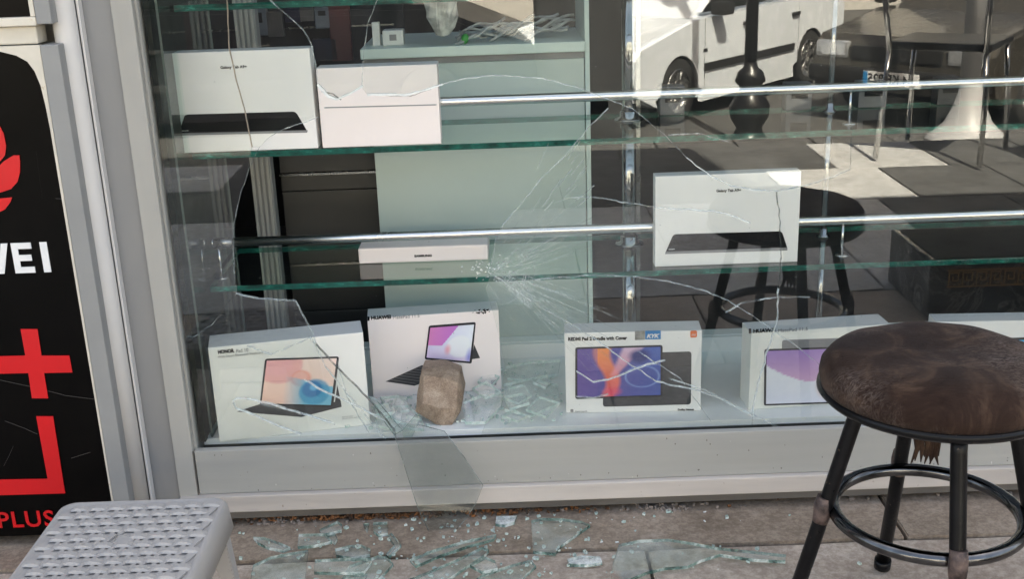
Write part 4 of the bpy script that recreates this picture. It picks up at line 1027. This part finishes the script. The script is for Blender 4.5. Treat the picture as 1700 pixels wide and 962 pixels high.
for pl, lb, zz, tv in (([(632, 668), (662, 664), (694, 690), (688, 708), (655, 700)], 'greenish shard on the ledge left of the stone', LZ + .012, (3, 4)),
    ([(616, 676), (640, 680), (652, 714), (628, 706)], 'small greenish shard in the corner by the ivory carton', LZ + .010, (2, -5)),
    ([(770, 672), (800, 660), (836, 658), (832, 676), (806, 700), (772, 702)], 'clear shard right of the stone on the ledge', LZ + .012, (3, 2)),
    ([(838, 640), (880, 630), (925, 640), (930, 668), (880, 690), (838, 680)], 'large flat shard on the ledge left of the blue sticker carton', LZ + .0085, (1, 1)),
    ([(840, 612), (880, 604), (930, 602), (926, 622), (870, 630), (842, 628)], 'narrow shard against the upstand of the ledge', LZ + .012, (4, 0))):
    shard(pl, lb, zz, tiltv=tv, group=LG, mm='clearshard')
rg_ = random.Random(11); HEAP = []
for i in range(16):
    if i < 8: u0, v0 = rg_.uniform(628, 690), rg_.uniform(664, 706)
    else: u0, v0 = rg_.uniform(772, 915), rg_.uniform(618, 698)
    a0 = rg_.uniform(0, 6.28); R1 = rg_.uniform(13, 27); n_ = rg_.choice((3, 4, 4, 5))
    pl = [(u0 + math.cos(a0 + 6.28 * j / n_) * R1 * rg_.uniform(.6, 1.3), v0 + math.sin(a0 + 6.28 * j / n_) * R1 * .55 * rg_.uniform(.6, 1.3)) for j in range(n_)]
    HEAP.append((u0, v0, shard(pl, 'x', LZ + .010 + .0012 * i, th=.0055, tiltv=(rg_.uniform(-2, 9), rg_.uniform(-8, 8)), group='jagged pieces heaped around the stone', mm='clearshard')))
# shard slid down in front of the frame, its point standing on the step
def lean_shard(pl, yt, yb, label, vt=700, vb=905, nm='leaning_shard'):
    """plane leaning: y goes from yb on the ground to yt at the top"""
    pts = []
    zt, z0 = .185, .001
    for u, v in pl:
        d = FW + (u - 850) / F * RR - (v - 481) / F * UU
        # plane y = yb + (z - z0)/(zt - z0)*(yt - yb)
        m_ = (yt - yb) / (zt - z0); k_ = (yb - m_ * z0 - CAM.y + m_ * CAM.z) / (d.y - m_ * d.z); pts.append(CAM + d * k_)
    nrm = (pts[1] - pts[0]).cross(pts[2] - pts[0]).normalized()
    if nrm.y > 0: nrm = -nrm
    b = MB(); b.prism(pts, nrm * .005, side=1); return tag(b.build(nm, [GM, 'lean_edge']), label, 'glass shard')
WORDS = 'nearest|second nearest|third nearest|fourth nearest|fifth nearest|sixth nearest|seventh nearest|farthest'.split('|')
for sd_, nm in ((-1, 'left'), (1, 'right')):
    hs = sorted([h_ for h_ in HEAP if (h_[0] - 730) * sd_ > 0], key=lambda h_: math.hypot(h_[0] - 730, h_[1] - 660))
    for w_, h_ in zip(WORDS, hs): h_[2]['label'] = 'jagged glass piece heaped on the ledge %s of the stone, %s to it' % (nm, w_)
GM = glassmat('dusty leaning glass', (.86, .88, .88), 1.6, .05)
M['lean_edge'] = mat('leaning shard edge', (.50, .58, .56), .2, 0, .2, 45, col2=(.03, .05, .045))
lean_shard([(652, 712), (668, 700), (700, 706), (738, 716), (770, 758), (802, 806), (790, 836), (775, 860), (745, 893), (733, 906), (718, 893), (700, 858), (690, 832), (672, 775)], -.034, -.062, 'long pointed shard slid down and leaning on the outside of the window frame')
# slivers leaning behind it, fanned towards the stone
for i, (pl, lb) in enumerate((([(612, 660), (622, 663), (668, 716), (655, 724), (640, 705)], 'thin splinter standing at the foot of the ivory carton'),
                         ([(668, 716), (690, 690), (700, 694), (680, 735), (672, 745)], 'dark splinter just left of the foot of the stone'))):
    pts = [at(u, v, y=.020 + .003 * i) for u, v in pl]
    b = MB(); b.prism(pts, (0, .005, 0), side=1); tag(b.build('glass_splinter', ['shardglass', 'edge_thin']), lb, 'glass splinter', 'splinters standing in the broken pane')

# ================================================================== BAR STOOL
m, nt, p = newmat('worn brown velvet')
n = noise(nt, 11, 8, .65, dist=1.2); n2 = noise(nt, 55, 6, .75, (1, 2.2, 1), 3)
r = ramp(nt, n.outputs[0], [(.32, (.014, .006, .004)), (.50, (.030, .016, .011)), (.68, (.088, .052, .034))])
r2 = ramp(nt, n2.outputs[0], [(.44, (0, 0, 0)), (.60, (.7, .7, .7))])
n4 = noise(nt, 6, 3, .5); r4 = ramp(nt, n4.outputs[0], [(.45, (0, 0, 0)), (.62, (1, 1, 1))])
ml = nt.nodes.new('ShaderNodeMixRGB'); ml.blend_type = 'MULTIPLY'; ml.inputs[0].default_value = 1; nt.links.new(r2.outputs[0], ml.inputs[1]); nt.links.new(r4.outputs[0], ml.inputs[2])
mx = nt.nodes.new('ShaderNodeMixRGB'); nt.links.new(ml.outputs[0], mx.inputs[0]); nt.links.new(r.outputs[0], mx.inputs[1]); mx.inputs[2].default_value = (.22, .17, .145, 1)
nt.links.new(mx.outputs[0], p.inputs['Base Color']); p.inputs['Roughness'].default_value = .9; p.inputs['Specular IOR Level'].default_value = .2; p.inputs['Sheen Weight'].default_value = .06; p.inputs['Sheen Roughness'].default_value = .35
bb = nt.nodes.new('ShaderNodeBump'); bb.inputs['Strength'].default_value = .5; bb.inputs['Distance'].default_value = .003; nt.links.new(n2.outputs[0], bb.inputs['Height']); nt.links.new(bb.outputs[0], p.inputs['Normal'])
M['velvet'] = m
M['blackmetal'] = mat('chipped black paint on steel', (.006, .006, .007), .28, 0, .2, 30, .15, 120, spots=(90, .66, (.16, .11, .08)), spec=.22)
M['weld'] = mat('rusty weld', (.20, .14, .12), .5, .4, .3, 60, .6, 150, col2=(.04, .03, .03))
M['darkchrome'] = mat('worn dark chrome ring', (.16, .16, .165), .13, 1, .3, 30, .05, 60)
SC = Vector((.578, -.438, .004))
bs = thing('bar_stool', SC, 'round bar stool with a worn brown velvet seat and black metal legs at the right', 'stool')
R_s = .158
b = MB(); b.lathe([(0, .455), (.03, .4555), (.07, .4565), (.105, .4565), (.13, .4535), (.147, .446), (.156, .434), (.1585, .420), (.156, .408), (.150, .403)], (0, 0, 0), 72)
for v_ in b.bm.verts:
    q_ = v_.co * 14; v_.co.z += mn.noise(q_) * .004 * (1 if v_.co.z > .41 else .3); k_ = 1 + mn.noise(v_.co * 9) * .012; v_.co.x *= k_; v_.co.y *= k_
b.build('seat_cushion', 'velvet', bs, smooth=True)
b = MB(); b.lathe([(.148, .406), (.1595, .407), (.1605, .401), (.154, .394), (.12, .388), (0, .386)], (0, 0, 0), 72); b.build('seat_pan', 'blackmetal', bs)
ph0 = rad(86)
for k_ in range(4):
    a_ = ph0 + k_ * PI / 2; c_, s_ = math.cos(a_), math.sin(a_)
    rt, rf, rm = .105, .195, .158
    b = MB(); b.tube([(rt * c_, rt * s_, .384), (rt * 1.03 * c_, rt * 1.03 * s_, .36), ((rt * .45 + rf * .55) * c_, (rt * .45 + rf * .55) * s_, .17), (rf * c_, rf * s_, .012)], .0108, 20); lg_ = b.build('leg', 'blackmetal', bs)
    b = MB(); b.tube([((rf + .001) * c_, (rf + .001) * s_, 0), ((rf - .002) * c_, (rf - .002) * s_, .016)], .0135, 16); b.build('foot_cap', 'blackmetal', lg_)
    zr = .215; rr = rt + (rf - rt) * (.384 - zr) / .372
    b = MB(); b.tube([((rr - .003) * c_, (rr - .003) * s_, zr + .022), (rr * c_, rr * s_, zr + .008), (rr * c_, rr * s_, zr - .006), ((rr + .002) * c_, (rr + .002) * s_, zr - .018)], [.0112, .0124, .0126, .0112], 16)
    b.build('weld_joint', 'weld', lg_)
zr = .213; rr = .105 + .09 * (.384 - zr) / .372 - .018
b = MB(); b.tube([(rr * math.cos(2 * PI * k_ / 64), rr * math.sin(2 * PI * k_ / 64), zr) for k_ in range(64)], .0096, 18, closed=True); b.build('foot_ring', 'darkchrome', bs)
# torn strip of the cover hanging under the seat
b = MB(); r9 = random.Random(5)
for k_ in range(11):
    x0 = -.009 + k_ * .0034; L_ = r9.uniform(.098, .122)
    pts = [(x0 + r9.uniform(-.001, .001) * j, .040 + .004 * math.sin(j), .384 - L_ * j / 5) for j in range(6)]
    b.tube(pts, [.0065, .0065, .006, .0055, .004, .0008], 8)
b.build('torn_strip', 'velvet', bs)

# ================================================================== GREY PLASTIC STOOL
M['greyplastic'] = mat('grey moulded plastic', (.42, .40, .385), .6, 0, .06, 5, .08, 90, spots=(28, .66, (.26, .23, .20)))
GZ = .22
a_ = at(110, 829, z=GZ); c_ = at(372, 829, z=GZ)
gx0, gx1 = a_.x - .002, at(370, 850, z=GZ).x; gy1 = at(240, 829, z=GZ).y; gy0 = gy1 - .245
gs = thing('step_stool', ((gx0 + gx1) / 2, (gy0 + gy1) / 2, 0), 'low grey plastic stool with a woven pattern top at the bottom left', 'stool')
hw, hd = (gx1 - gx0) / 2, (gy1 - gy0) / 2
def rrect(hx_, hy_, r_, n=6):
    out = []
    for cx, cy, a0 in ((hx_ - r_, hy_ - r_, 0), (-hx_ + r_, hy_ - r_, 90), (-hx_ + r_, -hy_ + r_, 180), (hx_ - r_, -hy_ + r_, 270)):
        for k_ in range(n + 1): a_ = rad(a0 + 90 * k_ / n); out.append((cx + r_ * math.cos(a_), cy + r_ * math.sin(a_)))
    return out
b = MB(); bm = b.bm
levels = [(hw - .012, hd - .012, GZ - .0030), (hw - .008, hd - .008, GZ + .0006), (hw - .004, hd - .004, GZ), (hw, hd, GZ - .006), (hw + .004, hd + .004, GZ - .046), (hw + .0015, hd + .0015, GZ - .046), (hw - .004, hd - .004, GZ - .010)]
rings = [[bm.verts.new((x, y, z_)) for x, y in rrect(a_, c_, .022)] for a_, c_, z_ in levels]
bm.faces.new(rings[0])
for A, B in zip(rings, rings[1:]):
    n_ = len(A)
    for k_ in range(n_):
        f = bm.faces.new((A[k_], A[(k_ + 1) % n_], B[(k_ + 1) % n_], B[k_])); f.smooth = True
bm.faces.new(rings[-1][::-1])
b.build('top', 'greyplastic', gs)
# woven strands: raised bars, alternating over and under, joined per direction
b = MB(); nxw, nyw = 8, 10
cw_, ch_ = (2 * hw - .028) / nxw, (2 * hd - .028) / nyw
cnt = 0
for j in range(nyw):
    for i in range(nxw):
        cx = -hw + .014 + cw_ * (i + .5) + (cw_ * .5 if j % 2 else 0) - cw_ * .25; cy = -hd + .014 + ch_ * (j + .5)
        if abs(cx - .004) < .014 and abs(cy - .004) < .013: continue
        if abs(cx) > hw - .018: continue
        # horizontal over-strand, arched, sitting slightly skewed
        L_ = cw_ * .50; q = []
        pr_ = [(-L_, .0), (-L_ * .88, .0036), (-L_ * .4, .0060), (L_ * .4, .0060), (L_ * .88, .0036), (L_, .0)]
        vs = []
        for yy in (-ch_ * .36, -ch_ * .2, ch_ * .2, ch_ * .36):
            for xx, zz in pr_:
                sk = -.12 * xx; vs.append((cx + xx, cy + yy + sk, GZ - .0029 + (zz if abs(yy) < ch_ * .3 else zz * .45)))
        fs = []
        for r_ in range(3):
            for k_ in range(5): fs.append((r_ * 6 + k_, r_ * 6 + k_ + 1, r_ * 6 + 6 + k_ + 1, r_ * 6 + 6 + k_))
        bv = b.faces(vs, fs)
        for f in b.bm.faces[-15:] if False else []: pass
        cnt += 1
        # slanting vertical strand diving under
        x2 = cx + cw_ * .5
        if abs(x2) < hw - .018:
            b.box((-.0055, -ch_ * .66, 0), (.0055, ch_ * .66, .0026), 0, Matrix.Translation((x2, cy, GZ - .0024)) @ Matrix.Rotation(-.35, 4, 'Z'))
for f in b.bm.faces: f.smooth = False
b.build('woven_pattern', 'greyplastic', gs)['kind'] = 'stuff'
b = MB(); b.box((-.010, -.009, GZ - .0024), (.018, .015, GZ + .0004), .003); b.build('centre_pad', 'greyplastic', gs)
for sx in (-1, 1):
    for sy in (-1, 1):
        b = MB(); tx, ty = sx * (hw - .022), sy * (hd - .022); bx_, by_ = sx * (hw - .006), sy * (hd - .006)
        top_ = [(tx - .014, ty - .014, GZ - .03), (tx + .014, ty - .014, GZ - .03), (tx + .014, ty + .014, GZ - .03), (tx - .014, ty + .014, GZ - .03)]
        bot_ = [(bx_ - .010, by_ - .010, 0), (bx_ + .010, by_ - .010, 0), (bx_ + .010, by_ + .010, 0), (bx_ - .010, by_ + .010, 0)]
        b.faces(top_ + bot_, [(3, 2, 1, 0), (4, 5, 6, 7), (0, 1, 5, 4), (1, 2, 6, 5), (2, 3, 7, 6), (3, 0, 4, 7)])
        bmesh.ops.bevel(b.bm, geom=b.bm.edges[:], offset=.002, segments=2, affect='EDGES'); b.build('leg', 'greyplastic', gs)

# ================================================================== STREET THINGS (seen mirrored in the glass)
M['tyre'] = mat('rubber tyre', (.02, .02, .02), .8); M['rim'] = mat('alloy rim', (.5, .5, .5), .25, .9)
M['carglass'] = mat('dark car glass', (.01, .012, .014), .05, 0, .05, 5); M['trimblack'] = mat('black plastic trim', (.018, .018, .019), .5)
M['lamp'] = mat('headlamp lens', (.7, .72, .75), .06, .6, .2, 40)
def car(name, pos, heading, paint, label, L_=4.15, Wd=1.68, wb=2.57, cat='car', roofh=1.38, plate=None, van=False, rim='rim'):
    """car with its origin on the road under its middle, nose along local +x"""
    t = thing(name, pos, label, cat, rz=math.atan2(heading[1], heading[0])); r_ = .30; xf, xr = wb / 2 + .02, -wb / 2 + .02
    def arc(cx, r2=.36): return [(cx + r2 * math.cos(rad(a)), .30 + r2 * math.sin(rad(a))) for a in range(-18, 199, 18)]
    sill = .20; belt = .92 if not van else 1.15; nose = L_ / 2; tail = -L_ / 2
    pr_ = [(tail, .42), (tail + .03, .30), (xr - .37, sill)] + arc(xr)[::-1] + [(xr + .37, sill), (xf - .37, sill)] + arc(xf)[::-1] + [(xf + .37, sill), (nose - .04, .30), (nose, .44), (nose - .02, .66), (nose - .12, .76), (nose - 1.05, belt - .02), (tail + .75, belt + .02), (tail + .08, .93), (tail, .80)]
    b = MB(); b.prism([(x, -Wd / 2, z_) for x, z_ in pr_], (0, Wd, 0), bev=.045); bd = b.build('body', paint, t)
    g0, g1 = nose - 1.15, tail + .55; h2 = roofh
    gp = [(g0, belt - .03), (g0 - .62, h2 - .03), (g0 - .85, h2), (g1 + .55, h2), (g1 + .3, h2 - .04), (g1 - .05, belt)]
    b = MB(); b.prism([(x, -Wd / 2 + .11, z_) for x, z_ in gp], (0, Wd - .22, 0), bev=.05); b.build('cabin', paint, t)
    for sd_ in (-1, 1):
        yw = sd_ * (Wd / 2 - .108); mid = (g0 - .62 + g1 + .3) / 2
        for nm, wpn in (('side_window', [(g0 - .16, belt + .02), (g0 - .66, h2 - .09), (mid + .04, h2 - .09), (mid + .04, belt + .03)]), ('side_window', [(mid - .04, belt + .03), (mid - .04, h2 - .09), (g1 + .36, h2 - .10), (g1 + .12, belt + .04)])):
            b = MB(); b.prism([(x, yw, z_) for x, z_ in wpn], (0, sd_ * .012, 0)); b.build(nm, 'carglass', t)
        ys = sd_ * (Wd / 2 - .004)
        b = MB(); b.box((xr + .40, min(ys, ys + sd_ * .022), .43), (xf - .40, max(ys, ys + sd_ * .022), .50), .008); b.build('side_moulding', 'trimblack', t)
        for xd in (xf - .42, -.08, xr + .30):
            b = MB(); b.box((xd, min(ys, ys + sd_ * .0052), .25), (xd + .008, max(ys, ys + sd_ * .0052), belt - .02)); b.build('door_gap', 'trimblack', t)
        for xd in (.05, -.95):
            b = MB(); b.box((xd, min(ys, ys + sd_ * .03), .775), (xd + .15, max(ys, ys + sd_ * .03), .81), .008); b.build('door_handle', 'trimblack', t)
        b = MB(); b.box((g0 - .28, min(ys, ys + sd_ * .17), belt), (g0 - .12, max(ys, ys + sd_ * .17), belt + .12), .03); b.build('wing_mirror', 'trimblack', t)
        b = MB(); b.box((xf - .46, min(ys, ys + sd_ * .007), .60), (xf - .39, max(ys, ys + sd_ * .007), .63)); b.build('indicator', 'trimblack', t)
        for xc in (xf, xr):
            yc = sd_ * (Wd / 2 - .10)
            wmt = Matrix.Translation((xc, yc, .30)) @ Matrix.Rotation(PI / 2, 4, 'X')
            b = MB(); b.lathe([(.195, -.085), (.27, -.09), (.295, -.07), (.30, 0), (.295, .07), (.27, .09), (.195, .085)], seg=40); b.bm.transform(wmt); wh = b.build('wheel', 'tyre', t)
            b = MB(); b.lathe([(0, -sd_ * .052), (.045, -sd_ * .056), (.05, -sd_ * .03), (.185, -sd_ * .03), (.198, -sd_ * .085), (.192, -sd_ * .088)], seg=40)
            for k_ in range(7):
                a_ = k_ * 2 * PI / 7; b.box((.03, -.018, -.008), (.19, .018, .008), .003, Matrix.Rotation(a_, 4, 'Z') @ Matrix.Translation((0, 0, -sd_ * .06)))
            b.bm.transform(wmt); b.build('rim', rim, wh)
    for xb, s_ in ((nose, 1), (tail, -1)):
        b = MB(); b.box((min(xb - s_ * .10, xb + s_ * .05), -Wd / 2 + .02, .36), (max(xb - s_ * .10, xb + s_ * .05), Wd / 2 - .02, .50), .03); b.build('bumper', 'trimblack', t)
    for sd_ in (-1, 1):
        b = MB(); b.box((nose - .08, sd_ * .62 - .16, .56), (nose + .006, sd_ * .62 + .16, .71), .03); b.build('headlight', 'lamp', t)
    b = MB(); b.box((nose - .05, -.42, .56), (nose + .004, .42, .68), .01); b.build('grille', 'trimblack', t)
    if plate:
        b = MB(); b.box((nose + .051, -.26, .37), (nose + .060, .26, .48), .002); pl = b.build('number_plate', 'sign_white', t)
        b = MB(); b.box((nose + .0602, .215, .373), (nose + .0615, .257, .477)); b.build('plate_band', 'blue', pl)
        mt = Matrix.Translation((nose + .061, .0, .388)) @ Matrix.Rotation(PI / 2, 4, 'Z') @ Matrix.Rotation(PI / 2, 4, 'X')
        o = text(plate, .105, mt, 'ink', pl, 'lettering', align='CENTER', bold=.002, depth=.001, width=.42)
    return t
M['white_paint'] = mat('white car paint', (.76, .80, .85), .25, 0, .02, 3, coat=.7); M['bronze_paint'] = mat('dull bronze car paint', (.075, .068, .058), .25, .4, .03, 3, coat=.7); M['graphite_paint'] = mat('graphite paint', (.03, .032, .036), .2, .3, .03, 3, coat=.8)
fwp = Vector((1.50, -8.45, 0)); rwp = Vector((3.18, -10.41, 0)); hd_ = (fwp - rwp).normalized(); left = Vector((-hd_.y, hd_.x, 0))
mid = (fwp + rwp) / 2 + left * .74; mid.z = -.83
car('white_car', mid, hd_, 'white_paint', 'white saloon car parked at an angle across the street, mirrored in the window')
t = thing('reflection_blocker', (.62, -7.2, -.83), 'added dark grey reflection blocker, mirrored just left of the white car', 'reflection blocker')  # dark box added to hide the white car's nose in the reflection
b = MB(); b.box((-.37, -.2, 0), (.37, .2, 2.05), .015); b.build('housing', mat('dark blocker paint', (.035, .037, .04), .5), t)
for k_ in (0, 1):
    b = MB(); b.box((-.355 + .36 * k_, .2003, .12), (-.005 + .36 * k_, .215, 1.98), .006); dr_ = b.build('door', mat('grey blocker door', (.045, .047, .05), .45), t)
b = MB(); b.box((.03, .2155, 1.0), (.05, .235, 1.16), .003); b.build('handle', 'chrome_dull', t)
car('bronze_car', Vector((4.85, -9.2, -.83)), Vector((-.75, .66, 0)).normalized(), 'bronze_paint', 'bronze car with a number plate, mirrored beside the grey lamp post', plate='34 KF 825')
car('graphite_car', Vector((8.3, -8.7, -.83)), Vector((-.35, .93, 0)).normalized(), 'graphite_paint', 'graphite car parked farthest right, mirrored at the right edge of the window')
M['black_paint'] = mat('black van paint', (.006, .006, .008), .3, 0, .03, 3)
car('added_dark_van', Vector((-2.2, -9.4, -.83)), Vector((1, .03, 0)), 'black_paint', 'dark tall van added to darken the left part of the reflection', L_=5.2, Wd=1.85, wb=3.1, roofh=2.1, van=True, cat='van', rim='trimblack')  # van added so the left of the window mirrors something dark
M['castiron'] = mat('black cast iron', (.012, .012, .013), .3, .2, .1, 20)
M['greypaint'] = mat('grey painted post', (.42, .42, .43), .4, 0, .06, 6)
t = thing('iron_lamp_post', (1.93, -7.15, -.83), 'black cast iron lamp post with a turned base, mirrored in the window', 'lamp post')
b = MB(); b.lathe([(0, 0), (.19, 0), (.19, .06), (.13, .12), (.10, .18), (.15, .26), (.16, .36), (.11, .44), (.075, .5), (.12, .55), (.10, .62), (.055, .66), (.05, .70)], seg=28); b.build('base', 'castiron', t)
b = MB(); b.tube([(0, 0, .69), (0, 0, 2), (0, 0, 3.6)], [.05, .045, .04], 20); b.build('post', 'castiron', t)
b = MB(); b.lathe([(0, 0), (.06, 0), (.13, .05), (.17, .35), (.20, .38), (.05, .52), (0, .55)], (0, 0, 3.6), 20); b.build('lantern', 'castiron', t)
t = thing('grey_lamp_post', (3.42, -6.55, -.68), 'pale grey post with a bell shaped foot, mirrored at the right of the window', 'lamp post')
b = MB(); b.lathe([(0, 0), (.30, 0), (.30, .02), (.25, .05), (.17, .13), (.12, .24), (.085, .36), (.075, .42)], seg=32); b.build('base', 'greypaint', t)
b = MB(); b.tube([(0, 0, .41), (0, 0, 2), (0, 0, 4.2)], .072, 24); b.build('post', 'greypaint', t)
# black marble planter with a gold meander band
m, nt, p = newmat('black marble')
n = noise(nt, 5, 8, .7, dist=2.2); ab = nt.nodes.new('ShaderNodeMath'); ab.operation = 'SUBTRACT'; ab.inputs[1].default_value = .5; nt.links.new(n.outputs[0], ab.inputs[0])
a2 = nt.nodes.new('ShaderNodeMath'); a2.operation = 'ABSOLUTE'; nt.links.new(ab.outputs[0], a2.inputs[0])
r = ramp(nt, a2.outputs[0], [(.0, (.65, .64, .62)), (.012, (.12, .12, .12)), (.03, (.012, .012, .014))]); nt.links.new(r.outputs[0], p.inputs['Base Color']); p.inputs['Roughness'].default_value = .12
M['marble'] = m; M['gold'] = mat('gold paint', (.80, .42, .08), .5, 0)
t = thing('marble_planter', (1.36, -1.05, 0), 'black marble planter with a gold meander band, mirrored low at the right of the window', 'planter')
b = MB(); b.box((-.28, -.20, 0), (.28, .12, .155), .006); b.build('trough', 'marble', t)
mb = MB(); u_ = .036; zb2 = .088
mb.box((-.235, .1203, zb2 - .004), (.235, .1225, zb2)); mb.box((-.235, .1203, zb2 + .040), (.235, .1225, zb2 + .044))
for k_ in range(13):
    x0 = -.233 + k_ * u_
    for (a_, c_, d_, e_) in ((0, 0, .004, .040), (0, .032, .028, .036), (.024, .010, .028, .0322), (.010, .010, .0242, .014), (.010, .0142, .014, .024), (.028, 0, .032, .004)):
        mb.box((x0 + a_, .1206, zb2 + .002 + c_), (x0 + d_, .1226 + .0002 * (k_ % 2), zb2 + .002 + e_))
mb.build('meander_band', 'gold', t)
b = MB(); b.box((-.26, -.18, .146), (.26, .10, .158)); b.build('soil', mat('dark soil', (.05, .04, .03), .95, bump=.5), t)
# building across the street
def cafe_chair(x, y, rz, label):
    t = thing('cafe_chair', (x, y, 0), label, 'chair', 'chrome tube cafe chairs on the pavement', rz=rz)
    for sx in (-1, 1):
        b = MB(); b.tube([(sx * .21, -.22, .005), (sx * .20, -.19, .30), (sx * .19, -.18, .45)], .011, 12); b.build('leg', 'chrome', t)
        b = MB(); b.tube([(sx * .21, .24, .005), (sx * .20, .20, .30), (sx * .19, .18, .45)], .011, 12); b.build('leg', 'chrome', t)
    b = MB(); b.tube([(-.19, .19, .452), (-.20, .24, .62), (-.205, .28, .78), (-.17, .31, .88), (-.08, .325, .925), (.08, .325, .925), (.17, .31, .88), (.205, .28, .78), (.20, .24, .62), (.19, .19, .452)], .0115, 12); b.build('back_hoop', 'chrome', t)
    b = MB(); b.box((-.21, -.21, .4522), (.21, .188, .485), .012); b.build('seat', 'blackmetal', t)
    b = MB(); b.box((-.185, .262, .70), (.185, .282, .86), .008, Matrix.Translation((0, .008, 0))); b.build('backrest', 'blackmetal', t)
cafe_chair(1.86, -2.95, rad(35), 'chrome tube cafe chair nearer the slim pole, mirrored in the window')
cafe_chair(2.45, -2.55, rad(-20), 'chrome tube cafe chair farther right, mirrored beside the grey post')
fb = thing('bounce_building', (0, -19, -.83), 'plain pale building across the street, added to bounce sunlight and show in the chrome', 'building')  # added across the street to bounce sunlight, wall tone raised for that
b = MB(); b.box((-16, -6, 0), (16, 0, 7)); b.build('wall', mat('pale bounce render', (.48, .46, .43), .85), fb)
for i in range(-5, 6):
    for z0 in (.9, 4.0):
        b = MB(); b.box((i * 2.7 - .7, .004, z0), (i * 2.7 + .7, .06, z0 + 1.7), .01); f_ = b.build('window', 'greypaint', fb)
        b = MB(); b.box((i * 2.7 - .6, .0602, z0 + .1), (i * 2.7 + .6, .07, z0 + 1.6)); b.build('pane', 'carglass', f_)
for o in C.objects:
    for k_ in ('_w', '_world'):
        if k_ in o: del o[k_]
